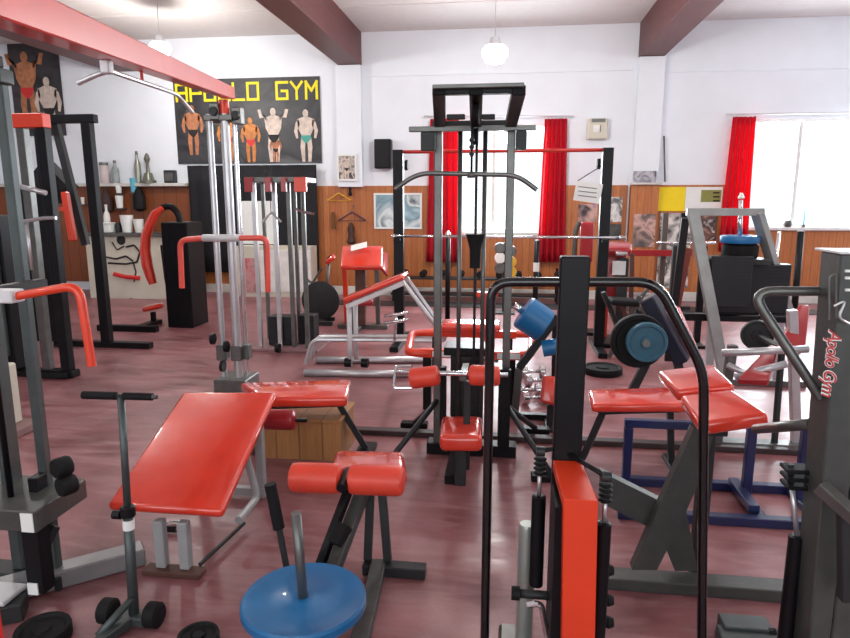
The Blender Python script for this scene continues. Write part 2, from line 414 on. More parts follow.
GL = {'A': [((0, 0), (0, 5)), ((0, 5), (3, 5)), ((3, 5), (3, 0)), ((0, 2.4), (3, 2.4))], 'P': [((0, 0), (0, 5)), ((0, 5), (3, 5)), ((3, 5), (3, 2.2)), ((3, 2.2), (0, 2.2))],
      'O': [((0, 0), (0, 5)), ((0, 5), (3, 5)), ((3, 5), (3, 0)), ((3, 0), (0, 0))], 'L': [((0, 5), (0, 0)), ((0, 0), (3, 0))],
      'G': [((3, 5), (0, 5)), ((0, 5), (0, 0)), ((0, 0), (3, 0)), ((3, 0), (3, 2.4)), ((3, 2.4), (1.5, 2.4))],
      'Y': [((0, 5), (1.5, 2.8)), ((3, 5), (1.5, 2.8)), ((1.5, 2.8), (1.5, 0))], 'M': [((0, 0), (0, 5)), ((0, 5), (1.5, 2.4)), ((1.5, 2.4), (3, 5)), ((3, 5), (3, 0))]}
def strokes(parent, word, x0, x1, z0, z1, Y, m, name='letter'):
    n = len(word); adv = (x1-x0)/n; sx = adv*.72/3; sz = (z1-z0)/5; tk = sz*.8
    for i, c in enumerate(word):
        if c == ' ': continue
        mb = MB()
        for j, (a, b) in enumerate(GL[c]):
            p = V((x0+i*adv+a[0]*sx, Y-.0005*j, z0+a[1]*sz)); q = V((x0+i*adv+b[0]*sx, Y-.0005*j, z0+b[1]*sz)); d = (q-p).normalized()*tk/2
            mb.beam(p-d, q+d, .004, tk, up=(d.z, 0, -d.x), bev=0)
        mb.build(name, m, parent)
# the gym banner
BY = WY-.01
a, b = at(173, 80, BY), at(322, 163, BY)
t = thing('gym_banner', 'black gym name banner with yellow letters and athletes, high on the far wall', 'banner', (a.x, BY, b.z))
BAN = print_mat('dark_banner_print', [(24, 24, 28), (58, 58, 62), (34, 34, 38), (92, 92, 96)], 1.6, 2)
MB().bb(a.x, b.x, BY-.012, BY, b.z, a.z).build('banner_sheet', BAN, t)
z1, z0 = at(250, 82, BY).z, at(250, 101, BY).z
strokes(t, 'APOLLO GYM', a.x+.05, b.x+.02, z0+.02, z1-.02, BY-.016, YELT)
hh = (z0-b.z)
for u, m_, br, hgt, bot, arms in ((.12, SKIN, INK, .95, .12, 'down'), (.36, ORG, REDT, .9, -.02, 'down'), (.52, ORG, REDT, .85, -.02, 'down'), (.68, SKINP, INK, 1.02, -.02, 'up'), (.69, SKIN, INK, .5, -.02, 'down'), (.9, SKINP, TEAL, .98, -.02, 'down')):
    figure(t, a.x+(b.x-a.x)*u, b.z+.02+max(bot, 0), hh*hgt*.86, BY-.0125-.0003*u, m_, br, arms=arms)
# black drape below the banner
o = MB(); n = 40; x0, x1 = at(179, 0, BY).x, at(317, 0, BY).x; zt2, zb2 = b.z-.03, at(250, 272, BY).z
x1 = at(320, 220, BY).x; rows = [[o.bm.verts.new((x0+(x1-x0)*i/n, WY-.1+.018*math.sin(i*.9)+.008*math.sin(i*2.3+j), zt2+(zb2-zt2)*j/6)) for i in range(n+1)] for j in range(7)]
for ra, rb in zip(rows, rows[1:]):
    for i in range(n): o.bm.faces.new((ra[i], ra[i+1], rb[i+1], rb[i])).smooth = True
o = o.build('black_drape', BLKC); tag(o, 'long black cloth drape hanging below the gym banner', 'drape'); md = o.modifiers.new('thickness', 'SOLIDIFY'); md.thickness = .005
# posters
def poster(name, label, px, Y, base, cat='poster', group=None, frame=None):
    x0, x1, y0, y1 = px; t = thing(name, label, cat, at((x0+x1)/2, y1, Y), group)
    rect_px(MB(), x0, x1, y0, y1, Y, .008).build('printed_sheet', base, t)
    if frame:
        mb = MB(); a, b = at(x0, (y0+y1)/2, Y), at(x1, (y0+y1)/2, Y); zt_, zb_ = at((x0+x1)/2, y0, Y).z, at((x0+x1)/2, y1, Y).z; w = .03
        mb.bb(a.x-w, b.x+w, Y-.02, Y, zt_, zt_+w); mb.bb(a.x-w, b.x+w, Y-.02, Y, zb_-w, zb_); mb.bb(a.x-w, a.x, Y-.02, Y, zb_, zt_); mb.bb(b.x, b.x+w, Y-.02, Y, zb_, zt_)
        mb.build('frame', frame, t)
    return t
GREYP = print_mat('grey_photo_print', [(40, 40, 44), (110, 108, 108), (220, 205, 195), (70, 68, 70)], 7, 1)
t = poster('bodybuilder_poster', 'tall dark poster of two tanned athletes at the far left of the wall', (12, 62, 40, 136), WY-.012, print_mat('dark_poster_print', [(34, 32, 38), (60, 56, 60), (30, 30, 34)], 3, 4))
c = at(36, 118, WY-.02); figure(t, c.x-.1, c.z-.1, 1.15, WY-.022, SKIN, REDT, arms='up'); figure(t, c.x+.25, c.z-.35, 1.0, WY-.024, SKINP, INK)
t = poster('framed_photograph', 'small grey photograph of an athlete with a white border beside the banner', (339, 355, 156, 179), WY-.13, GREYP, 'picture', None, PAPER)
c = at(347, 178, WY-.14); figure(t, c.x, c.z, .3, WY-.142, SKINP, INK)
poster('landscape_poster', 'pale blue poster on the panelling behind the black rack', (376, 420, 195, 227), Y0, print_mat('blue_poster_print', [(170, 205, 215), (120, 150, 165), (225, 236, 238), (60, 80, 90)], 2.5, 6), 'poster', None, PAPER)
t = poster('yellow_notice', 'bright yellow and white sign at the top of the panelling right of the pillar', (658, 685, 187, 211), Y0, YEL, 'sign')
rect_px(MB(), 685.2, 722, 187, 211, Y0, .008).build('white_panel', PAPER, t)
rect_px(MB(), 701, 721, 190, 202, Y0-.009, .003).build('olive_panel', OLV, t)
for yy in (192, 196, 200): rect_px(MB(), 713, 719.5, yy, yy+1.6, Y0-.0125, .002).build('printed_line', INK, t)
BWP = print_mat('black_white_print', [(240, 238, 232), (225, 220, 214), (50, 48, 50), (236, 232, 226)], 4, 9)
poster('photo_collage', 'black and white photo collage sheet below the yellow sign', (658, 690, 213, 288), Y0, BWP)
poster('photo_collage', 'brown and white photo collage sheet beside the red curtain', (692, 717, 213, 240), Y0, print_mat('brown_white_print', [(235, 230, 222), (130, 90, 76), (50, 44, 44), (230, 220, 214)], 5, 12))
YC = WY-.155
poster('athlete_photo', 'dark photograph of a training athlete on the pillar panelling', (633, 655, 214, 247), YC, print_mat('dark_photo_print', [(54, 56, 60), (110, 96, 92), (210, 170, 160), (40, 40, 44)], 4, 15))
poster('athlete_photo', 'black and white photo with white edge between the rack and the pillar', (607, 622, 197, 222), Y0, print_mat('bw_photo_print', [(210, 210, 206), (80, 80, 82), (235, 235, 232), (44, 44, 46)], 5, 18))
poster('athlete_photo', 'black photo sheet just left of the pillar, the lower of a pair', (607, 621, 224, 240), Y0, print_mat('dark_photo_print', [(30, 32, 34), (84, 86, 84), (26, 26, 28)], 5, 21))
poster('athlete_photo', 'blue and pink photograph behind the right rack upright', (578, 597, 204, 222), Y0, print_mat('blue_pink_print', [(70, 90, 150), (210, 170, 160), (60, 50, 60)], 5, 24))
px_a, px_b = at(638, 60, WY).x, at(664, 60, WY).x
struct('trim_50', MB().bb(px_a-.02, px_b+.02, WY-.15, WY-.121, .14, zt, .003).bb(px_a-.02, px_a-.001, WY-.12, WY-.031, .14, zt).bb(px_b+.001, px_b+.02, WY-.12, WY-.031, .14, zt), PINE)
struct('trim_51', MB().bb(px_a-.04, px_b+.04, WY-.22, WY-.121, zt+.002, zt+.03, .003), SKIRT)
poster('small_photograph', 'small grey photo standing on the ledge of the right pillar', (633, 656, 171, 185), WY-.16, print_mat('grey_sky_print', [(110, 110, 124), (190, 188, 196), (64, 62, 74)], 6, 27), 'picture')
tag(MB().tube([at(664, 136, WY-.06), at(665, 182, WY-.06)], .012, seg=6).build('wall_pipe', GRY), 'thin grey pipe on the wall beside the right pillar', 'pipe')
# wall heater
a, b = at(586, 140, WY), at(607, 119, WY)
t = thing('wall_heater', 'small beige heater box mounted high right of the window', 'heater', (a.x, WY, a.z))
MB().bb(a.x, b.x, WY-.14, WY-.002, a.z, b.z, .02, 2).build('body', WHEAT, t)
MB().bb(a.x+.05, b.x-.04, WY-.15, WY-.141, b.z-.06, b.z-.01).build('top_grille', GRY, t)
MB().bb(a.x+.08, a.x+.17, WY-.15, WY-.141, a.z+.1, b.z-.1).build('pale_panel', WHT, t)  # plain white panel on the heater front
MB().bb(a.x+.175, b.x-.1, WY-.15, WY-.141, a.z+.1, b.z-.1).build('dark_panel', mat('taupe_grille', (130, 116, 108), .6), t)
# speaker
a, b = at(377, 169, WY), at(393, 140, WY)
t = thing('wall_speaker', 'black box loudspeaker on the wall above the blue poster', 'speaker', (a.x, WY, a.z))
MB().bb(a.x, b.x, WY-.2, WY-.03, a.z, b.z, .01).build('cabinet', BLK, t)
MB().bb(a.x+.02, b.x-.02, WY-.215, WY-.2, a.z+.02, b.z-.02, .004).build('grille', BLKC, t)
MB().bb(a.x+.09, b.x-.09, WY-.03, WY, a.z+.15, b.z-.15).build('wall_bracket', BLK, t)
# hangers on pegs
def hanger(name, m, px, py, w, label):
    p = at(px, py, Y0-.05); t = thing(name, label, 'clothes hanger', p)
    MB().tube([p+V((-w, 0, -w*.6)), p, p+V((w, 0, -w*.6))], .012, .03, 8).build('shoulder_arms', m, t)
    MB().tube([p+V((-w, 0, -w*.62)), p+V((w, 0, -w*.62))], .006, seg=6).build('bottom_bar', m, t)
    MB().tube([p, p+V((0, 0, .05)), p+V((.03, 0, .08)), p+V((0, .045, .1))], .006, .02, 6).build('hook', GRY, t)
hanger('clothes_hanger', YELP, 339, 193, .19, 'yellow clothes hanger on the pine panelling left of the grey photo')
hanger('clothes_hanger', PURP, 352, 212, .22, 'dark purple clothes hanger below the grey photo')
def cloth_bit(name, m, px, y0, y1, w, label, cat):
    a, b = at(px, y0, Y0-.05), at(px, y1, Y0-.05)
    mb = MB(); mb.lathe((a.x, a.y, b.z), [(w*.7, 0), (w, .1*(a.z-b.z)), (w*.6, .45*(a.z-b.z)), (w*.8, .7*(a.z-b.z)), (.02, a.z-b.z)], seg=10)
    tag(mb.build(name, m), label, cat)
cloth_bit('hanging_strap', BLKR, 350, 184, 196, .03, 'short black strap on a peg under the grey photo', 'strap')
cloth_bit('hanging_glove', mat('dark_brown_leather', (70, 42, 34), .6), 351, 223, 244, .07, 'dark brown leather glove hanging below the purple hanger', 'glove')
cloth_bit('hanging_glove', mat('brown_leather', (112, 74, 40), .6), 333, 212, 229, .035, 'narrow tan leather strap glove hanging left of the purple hanger', 'glove')

# ------------------------------------------------------------------ counter and shelf at the left
CY = 9.1
a, b = at(88, 270, CY), at(186, 270, CY); zc = at(130, 233, CY).z
t = thing('bar_counter', 'white panelled bar counter with a flexing athlete drawn in black and red', 'counter', (a.x, CY, 0))
MB().bb(a.x, b.x, CY, CY+.45, 0, zc-.05, .004).build('front_panel', WHEAT, t)
MB().bb(a.x-.04, b.x+.04, CY-.05, CY+.5, zc-.05, zc, .006).build('counter_top', GRY, t)
def ln(mb, pts, r=.014): mb.tube([at(x, y, CY-.008) for x, y in pts], r, .02, 6)
for pts, r in (([(106, 257), (116, 259), (126, 256), (133, 261)], .014), ([(126, 247), (134, 245), (140, 252), (137, 262), (126, 264), (108, 263)], .014), ([(112, 242), (117, 250), (124, 246)], .01), ([(133, 262), (136, 272), (134, 282)], .01), ([(106, 300), (118, 302), (132, 299)], .014), ([(98, 262), (100, 280), (99, 292)], .01)):
    mb = MB(); ln(mb, pts, r); mb.build('drawn_outline', INK, t)
mb = MB(); mb.lathe(at(121, 240, CY-.004), [(.075, 0), (.06, .012)], (0, -1, 0), 12); mb.build('drawn_hair', INK, t)
mb = MB(); ln(mb, [(114, 274), (126, 277), (140, 278)], .035); mb.build('drawn_belt', REDT, t)
zs = zt+.052
def bottle(px, r, h, m, label, cap=WHT, group=None, z=zs, Y=WY-.1, name='bottle'):
    p = V((at(px, 186, Y).x, Y, z)); t = thing(name, label, 'bottle', p, group)
    MB().lathe(p, [(r, 0), (r, h*.55), (r*.85, h*.65), (r*.35, h*.78), (r*.35, h*.9)], seg=14).build('body', m, t)
    MB().lathe(p, [(r*.42, h*.9), (r*.42, h)], seg=10).build('cap', cap, t); return t
PINKB = mat('pale_pink_plastic', (205, 190, 190), .5)
def tub(px, r, h, m, lm, label, z=zs, Y=WY-.1, name='supplement_tub', cat='tub'):
    p = V((at(px, 186, Y).x, Y, z)); t = thing(name, label, cat, p)
    MB().lathe(p, [(r*.96, 0), (r, .02), (r, h*.82), (r*.9, h*.85)], seg=16).build('body', m, t)
    MB().lathe(p, [(r, h*.85), (r, h)], seg=16).build('lid', lm, t)
tub(105.5, .07, .33, PINKB, GRY, 'pale pink tub with a grey lid on the left shelf')
bottle(116.5, .06, .36, BOT, 'clear greyish bottle beside the pale pink tub on the shelf', GRY)
bottle(139, .05, .5, mat('grey_trophy_metal', (150, 150, 140), .3, .6), 'tall slim grey bottle in the middle of the shelf', GRY)
p = V((at(149, 186, WY-.1).x, WY-.1, zs)); t = thing('trophy', 'small grey trophy with a spreading base on the shelf', 'trophy', p)
tm = mat('dull_trophy_metal', (120, 122, 110), .35, .5)
MB().lathe(p, [(.12, 0), (.12, .04), (.09, .05), (.06, .16)], seg=14).build('base', tm, t)
MB().lathe(p, [(.03, .16), (.02, .3), (.05, .38), (.03, .44), (.01, .47)], seg=14).build('figure', tm, t)
p = V((at(171, 186, WY-.1).x, WY-.1, zs)); t = thing('shelf_radio', 'small dark grey radio at the right end of the shelf', 'radio', p)
MB().bb(p.x-.09, p.x+.09, WY-.15, WY-.04, zs, zs+.2, .01).build('case', DRK, t); MB().bb(p.x-.07, p.x+.07, WY-.156, WY-.15, zs+.03, zs+.16).build('front_grille', GRY, t)
# things standing on the counter
def mug(px, r, h, m, label, Y=CY+.2):
    p = V((at(px, 230, Y).x, Y, zc+.001)); t = thing('paper_cup', label, 'cup', p)
    MB().lathe(p, [(r*.7, 0), (r, h), (r*.93, h), (r*.66, .02)], seg=14).build('cup_body', m, t)
mug(127.5, .1, .26, PAPER, 'wide white cup at the middle of the counter'); mug(139, .08, .2, WHT, 'second white cup right of the wide one on the counter')
p = V((at(107, 230, CY+.2).x, CY+.2, zc+.001)); t = thing('paper_box', 'low white box at the left end of the counter', 'box', p)
MB().bb(p.x-.16, p.x+.13, CY+.08, CY+.25, zc+.001, zc+.13, .008).build('box_body', PAPER, t); MB().bb(p.x-.17, p.x+.14, CY+.07, CY+.26, zc+.13, zc+.15, .004).build('box_lid', PAPER, t)
p = V((at(118.6, 230, CY+.2).x, CY+.2, zc+.001)); tag(MB().lathe(p, [(.045, 0), (.05, .1), (.035, .15)], seg=14).build('dark_jar', DRK, None, None, p), 'squat dark jar between the white box and the cups', 'jar')
bottle(104, .05, .42, WHT, 'slim white bottle standing behind the white box on the counter', WHT, None, zc+.001, CY+.37)
# small cups and a blue bottle on wall brackets over the counter
def wallcup(px, py, r, h, m, label, name, cat):
    p = at(px, py, WY-.13); t = thing(name, label, cat, p)
    MB().lathe(p, [(r*.75, 0), (r, h)], seg=14).build('body', m, t); MB().bb(p.x-r, p.x+r, p.y-.05, WY-.03, p.z-.02, p.z, .002).build('bracket', GRY, t)
wallcup(119, 193, .05, .12, PAPER, 'upper white cup on the brown panelling above the counter', 'wall_cup', 'cup')
wallcup(120, 208, .065, .2, PAPER, 'larger white cup below the small one on the brown panelling', 'wall_cup', 'cup')
wallcup(134, 192, .055, .22, CYAN, 'cyan blue bottle on the brown panelling above the counter', 'wall_bottle', 'bottle')
wallcup(83, 204, .03, .11, PAPER, 'tiny white cup on the brown panelling left of the counter', 'wall_cup', 'cup')
for px, py, label in ((107, 212, 'dark brown bag hanging left of the white cups over the counter'), (140, 210, 'round black bag hanging right of the blue bottle')):
    p = at(px, py, WY-.12); tag(MB().lathe(p, [(.03, -.02), (.1, .02), (.1, .22), (.05, .32), (.01, .38)], seg=12).build('hanging_bag', BLKR if px > 120 else mat('dark_bag', (58, 36, 34), .7), None, None, p), label, 'bag')
# narrow glass-faced notice cabinet behind the column machine
a, b = at(243, 300, WY-.3), at(314, 246, WY-.3)
t = thing('white_cabinet', 'white cabinet with photos on its doors behind the column cable machine', 'cabinet', (a.x, WY-.3, 0))
MB().bb(a.x, b.x, WY-.45, WY-.16, 0, b.z, .005).build('body', WHEAT, t)
for i, (x0, x1, y0, y1, m_) in enumerate(((246, 256, 258, 292, print_mat('pinup_print', [(40, 34, 40), (200, 150, 150), (190, 40, 70)], 6, 31)), (259, 277, 250, 292, WHT), (280, 311, 250, 292, WHT))):
    rect_px(MB(), x0, x1, y0, y1, WY-.452, .012).build('cabinet_door', m_, t)
poster('white_notice', 'white notice sheet on the black drape behind the column machine', (242, 276, 201, 244), WY-.14, PAPER, 'notice')

tag(MB().bb(-2.6, 4.2, 8.95, 9.36, .0, .012, .002).build('rubber_mat', DRK), 'long dark rubber mat on the floor along the panelled wall', 'mat')

# ------------------------------------------------------------------ machines at the back
def P3(p): return V((p.x, p.y, 0))
def vpost(mb, px, py, Y, ztop, w=.05, d=None, z0=0.):
    """upright post through the given picture point at depth Y"""
    p = at(px, py, Y); return mb.bb(p.x-w/2, p.x+w/2, Y-(d or w)/2, Y+(d or w)/2, z0, ztop, .003)
def disc(mb, c, r, th, axis, hole=.025):
    return mb.lathe(V(c)-V(axis).normalized()*th/2, [(hole, 0), (r*.3, 0), (r*.34, th*.18), (r*.78, th*.18), (r*.84, 0), (r*.97, 0), (r, th*.15), (r, th*.85), (r*.97, th), (r*.84, th), (r*.78, th*.82), (r*.34, th*.82), (r*.3, th), (hole, th)], axis, 28)

# pull-up rack with red crossbar
Y = 6.5; zr = at(500, 151, Y).z
pl, pr = at(399, 250, Y), at(603, 250, Y)
t = thing('squat_rack', 'black two-post squat rack with a thin red pull-up bar behind the lat machine', 'rack', ((pl.x+pr.x)/2, Y, 0))
for p in (pl, pr):
    MB().bb(p.x-.05, p.x+.05, Y-.04, Y+.04, .05, zr+.02, .004).build('upright', BLK, t)
    MB().bb(p.x-.045, p.x+.045, Y-.35, Y+.45, 0, .05, .004).build('foot', BLK, t)
    mb = MB(); s = -1 if p is pr else 1
    mb.lathe((p.x+s*.085, Y-.02, zr-.13), [(.02, -.015), (.05, -.015), (.05, .015), (.02, .015)], (1, 0, 0), 16); mb.build('pulley', BLKR, t)
MB().tube([V((pl.x-.05, Y, zr)), V((pr.x+.05, Y, zr))], .018).build('pull_up_bar', REDM, t, 'thin red bar')
zb = at(500, 237, Y-.12).z
for p in (pl, pr): MB().bb(p.x-.03, p.x+.03, Y-.14, Y-.041, zb-.05, zb-.015, .004).build('bar_hook', BLK, t)
a, b = at(392, 237, Y-.1), at(626, 238, Y-.1)
t = thing('barbell', 'bare steel barbell resting across the black squat rack', 'barbell', (pl.x, Y-.1, zb-.014))
MB().tube([V((a.x, Y-.1, zb)), V((b.x, Y-.1, zb))], .0135).build('shaft', CHR, t)
for x in (a.x+.02, b.x-.05): MB().lathe((x, Y-.1, zb), [(.02, -.015), (.024, 0), (.02, .015)], (1, 0, 0), 14).build('collar', CHR, t)

# white price card hung on the rack
p = at(588, 192, Y-.3); t = thing('hanging_card', 'white lettered card hanging on the right upright of the squat rack', 'sign', p)
mb = MB(); mb.beam(p+V((-.12, 0, .015)), p+V((.12, 0, -.02)), .004, .18, bev=0); mb.build('card', PAPER, t)
MB().tube([p+V((-.1, 0, .1)), V((pr.x-.06, Y-.05, zr-.15))], .005, seg=6).build('string', INK, t)
for k_ in range(3): MB().beam(p+V((-.09, -.004, .05-k_*.04)), p+V((.08, -.004, .03-k_*.04)), .002, .008, bev=0).build('printed_line', GRY, t)

# column cable machine (four posts, red top boxes)
Y = 6.1; zt6 = at(280, 177, Y).z; L, R_ = at(259, 260, Y).x, at(300, 260, Y).x
t = thing('column_cable_machine', 'grey four-post cable column machine with red boxes on its top plate', 'exercise machine', ((L+R_)/2, Y+.2, 0))
for px in (257, 277, 291, 305): vpost(MB(), px, 260, Y if px in (257, 305) else Y+.02, zt6-.05, .04, z0=.03).build('post', GRY if px > 280 else SIL, t)
for px in (266, 297): vpost(MB(), px, 260, Y+.35, zt6-.05, .035, z0=.03).build('rear_post', GRY, t)
xa, xb = at(247, 180, Y).x, at(309, 180, Y).x
MB().bb(xa, xb-.05, Y-.06, Y+.4, zt6-.05, zt6, .004).build('top_plate', GRY, t)
MB().bb(xa-.02, xb+.06, Y-.1, Y+.48, 0, .03, .004).build('base_plate', mat('pinkish_base_plate', (150, 112, 116), .5), t)
for px0, px1, m_ in ((248, 256, VINYLD), (268, 274, VINYLD), (284, 289, VINYLD), (297, 309, REDP)):
    MB().bb(at(px0, 180, Y).x, at(px1, 180, Y).x, Y-.1, Y-.062, at(280, 192, Y).z, zt6-.005, .003).build('top_box', m_, t)
for px0, px1, yy in ((266, 289, 0), (293, 309, .1)):
    MB().bb(at(px0, 330, Y).x, at(px1, 330, Y).x, Y+.06+yy, Y+.24+yy, .035, at(280, 318, Y).z, .003).build('weight_stack', STK, t)
mb = MB(); mb.tube([at(262, 223, Y-.05), at(271, 212, Y-.05), at(281, 222, Y-.05)], .012, .03, 8); mb.build('pull_handle', SIL, t, 'silver V-shaped handle')
mb = MB(); mb.tube([at(296, 209, Y-.05), at(304, 212, Y-.05), at(314, 214, Y-.05)], .012, .03, 8); mb.build('pull_handle', CHR, t, 'short chrome bar handle')
for px in (271, 303): MB().tube([V((at(px, 213, Y-.05).x, Y-.05, at(px, 213, Y-.05).z)), V((at(px, 213, Y-.05).x, Y-.05, zt6-.05))], .004, seg=6).build('cable', BLK, t)
MB().lathe(at(278, 348, Y-.14), [(.045, -.02), (.045, .02)], (1, 0, 0), 14).build('pulley', BLK, t)

# far black gantry at the left (upright, top beam)
Y = 6.0; zg = at(70, 119, Y).z
a, b = at(48, 119, Y), at(91, 119, Y)
t = thing('black_cable_frame', 'tall black steel frame with a top beam in front of the bar counter', 'exercise machine', ((a.x+b.x)/2, Y, 0))
MB().bb(a.x-.04, b.x+.05, Y-.04, Y+.04, zg-.04, zg+.04, .004).build('top_beam', BLK, t)
for px in (52, 98): vpost(MB(), px, 240, Y, zg-.04, .095, .08, .06).build('upright', BLK, t)
q0, q1 = at(56, 345, Y), at(151, 346, Y)
MB().bb(q0.x, q1.x, Y-.04, Y+.05, 0, .06, .004).build('base_rail', BLK, t)
MB().beam(at(55, 122, Y+.06), at(86, 245, Y+.06), .07, .06).build('diagonal_brace', DRK, t)
MB().beam(at(41, 170, Y+.15), at(66, 195, Y+.15), .18, .25).build('guide_carriage', BLKC, t)
MB().bb(at(28, 280, Y).x, at(70, 280, Y).x, Y-.12, Y-.045, .065, at(50, 190, Y).z, .01).build('weight_cover', BLK, t)
MB().beam(at(65, 192, Y-.08), at(73, 241, Y-.1), .06, .07, bev=.01).build('lever_pad', REDP, t, 'red slanted lever')
MB().beam(at(58, 210, Y-.1), at(68, 208, Y-.1), .04, .04).build('lever_arm', REDP, t, 'red stub arm')
# nearer black press at the left with red top box
Y = 4.9
t = thing('multi_press_machine', 'black press machine with red top beam and long black housing at the far left', 'exercise machine', (at(25, 378, Y).x, Y, 0))
a, b = at(15, 124, Y), at(47, 124, Y); zz = at(30, 121, Y).z
MB().bb(a.x, b.x, Y-.05, Y+.05, zz-.055, zz+.055, .005).build('top_beam', REDP, t, 'red square top beam')
MB().bb(b.x-.08, b.x+.0, Y-.04, Y+.04, .06, zz-.056, .004).build('upright', BLK, t)
MB().bb(a.x+.02, a.x+.09, Y-.03, Y+.04, .06, zz-.056, .004).build('upright', GRY, t, 'grey steel upright')
MB().bb(at(2, 300, Y).x, at(17, 300, Y).x, Y-.1, Y+.1, .065, at(10, 215, Y).z, .01).build('weight_housing', BLK, t)
MB().bb(at(-25, 378, Y).x, at(77, 378, Y).x, Y-.06, Y+.06, 0, .06, .01).build('base_rail', BLK, t)
MB().bb(at(40, 378, Y).x, at(74, 378, Y).x, Y-.1, Y-.061, 0.005, .05, .01).build('foot_pad', BLKR, t)
MB().tube([at(20, 222, Y-.15), at(45, 218, Y-.15), at(56, 218, Y-.15)], .015, .03, 8).build('press_handle', SIL, t)
MB().tube([at(26, 222, Y-.13), at(32, 270, Y-.13)], .016, seg=8).build('lever_tube', SIL, t)
MB().bb(at(8, 300, Y).x, at(14, 300, Y).x, Y-.13, Y-.101, .2, at(10, 130, Y).z, .003).build('grey_cover_strip', GRN, t)
MB().tube([at(18, 186, Y-.12), at(46, 193, Y-.12)], .02, seg=8).build('grip_bar', SIL, t)
p = on(52, 330, .0); tag(MB().lathe(p, [(.1, 0), (.13, .03), (.13, .2), (.1, .24)], seg=18).build('blue_bucket', mat('dull_blue_plastic', (80, 120, 165), .5), None, None, p), 'dull blue bucket on the floor between the black frames', 'bucket')

# abdominal / back machine with a long red pad
Y = 7.2
c0 = at(170, 325, Y)
t = thing('abdominal_machine', 'black seated machine with a long ribbed red back pad beside the counter', 'exercise machine', (c0.x, Y, 0))
a, b = at(172, 325, Y), at(200, 325, Y)
MB().bb(at(174, 320, Y).x, at(199, 320, Y).x, Y-.15, Y+.25, 0, at(185, 222, Y).z, .01).build('weight_housing', BLK, t)
mb = MB(); mb.tube([at(178, 300, Y+.02), at(180, 216, Y+.02), at(172, 206, Y+.02), at(163, 207, Y+.02), at(158, 212, Y+.02)], .04, .12, 10); mb.build('overhead_frame', BLK, t)
MB().tube([at(163, 245, Y), at(168, 285, Y), at(180, 312, Y)], .035, .1, 8).build('rear_tube', BLK, t)
mb = MB(); pts = [at(162, 208, Y-.05), at(155, 214, Y-.05), at(150, 224, Y-.05), at(146, 236, Y-.05), at(145, 250, Y-.05), at(147, 265, Y-.05), at(150, 275, Y-.05), at(153, 284, Y-.05)]
mb.tube(pts, [.03, .05, .055, .06, .065, .065, .06, .045], 0, 12); mb.build('back_pad', VINYL, t)
MB().slab([at(141, 308, Y-.1), at(162, 303, Y-.1), at(164, 302, Y+.2), at(145, 305, Y+.2)], .06, .025).build('seat', VINYL, t)
MB().beam(at(153, 312, Y), P3(at(153, 312, Y)), .05, .05).build('seat_post', BLK, t)
MB().bb(at(120, 328, Y).x, at(176, 328, Y).x, Y-.45, Y-.37, 0, .07, .006).build('floor_bar', BLK, t)
MB().bb(at(150, 320, Y).x, at(158, 320, Y).x, Y-.37, Y+.1, 0, .05, .004).build('floor_rail', BLK, t)

# silver cable tower with the red overhead beam
Y = 4.75; zt4 = at(226, 100, Y).z
cx = at(228, 388, Y).x
t = thing('silver_cable_tower', 'tall silver twin-post cable tower carrying a red overhead beam', 'exercise machine', (cx, Y, 0))
x1, x2, x3 = at(217, 250, Y).x, at(232, 250, Y).x, at(240, 250, Y+.05).x
for x, r, yy, zt_, m_ in ((x1, .024, 0, zt4-.1, SIL), (x2, .034, 0, zt4-.02, SIL), (x3, .018, .07, zt4-.12, CHR)):
    MB().tube([V((x, Y+yy, .1)), V((x, Y+yy, zt_))], r, seg=14).build('post', m_, t)
MB().lathe((x2, Y, zt4-.1), [(.038, 0), (.038, .1)], (0, 0, 1), 14).build('post_sleeve', REDP, t, 'red sleeve')
# the beam runs toward the viewer
e0, e1 = at(217, 94, Y), None
e0 = at(229, 93, 4.75); dv = ray(317, 128); dv = dv/dv.y; e1 = e0-dv*3.85; e0 = e0+dv*.04
MB().beam(e1, e0, .075, .085, bev=.004).build('overhead_beam', REDM, t, 'glossy red square overhead beam')
MB().bb(e1.x-.045, e1.x+.045, e1.y-.06, e1.y+.03, .05, e1.z-.045, .004).build('front_post', REDM, t, 'red front post, outside the view')
MB().bb(e1.x-.15, e1.x+.1, e1.y-.2, e1.y+.2, 0, .05, .005).build('front_foot', REDM, t)
for px, py, z_ in ((216, 112, 0), (238, 116, .05)):
    p = at(px, py, Y-.02+z_); MB().bb(p.x-.035, p.x+.035, p.y-.04, p.y+.04, p.z-.06, p.z+.06, .006).build('pulley_bracket', GRY, t)
    MB().lathe(p+V((0, -.05, 0)), [(.03, -.012), (.035, .012)], (0, 1, 0), 16).build('pulley', DRK, t)
for x, y0 in ((x1, 0), (x2, 0), (x3, .05)):
    MB().box((x, Y+y0, .3), (.085, .08, .12), .006).build('slide_collar', GRY, t)
for dx, z_ in ((-.05, .42), (.02, .2), (.06, .36)): MB().lathe((x1+dx, Y-.06, z_), [(.045, -.012), (.045, .012)], (1, 0, 0), 14).build('pulley', BLK, t)
MB().bb(x1-.04, x3+.06, Y-.12, Y+.16, 0.0, .1, .006).build('base_block', GRY, t)
MB().bb(x1-.02, x3+.03, Y-.05, Y+.12, zt4-.15, zt4-.11, .004).build('top_tie', GRY, t)
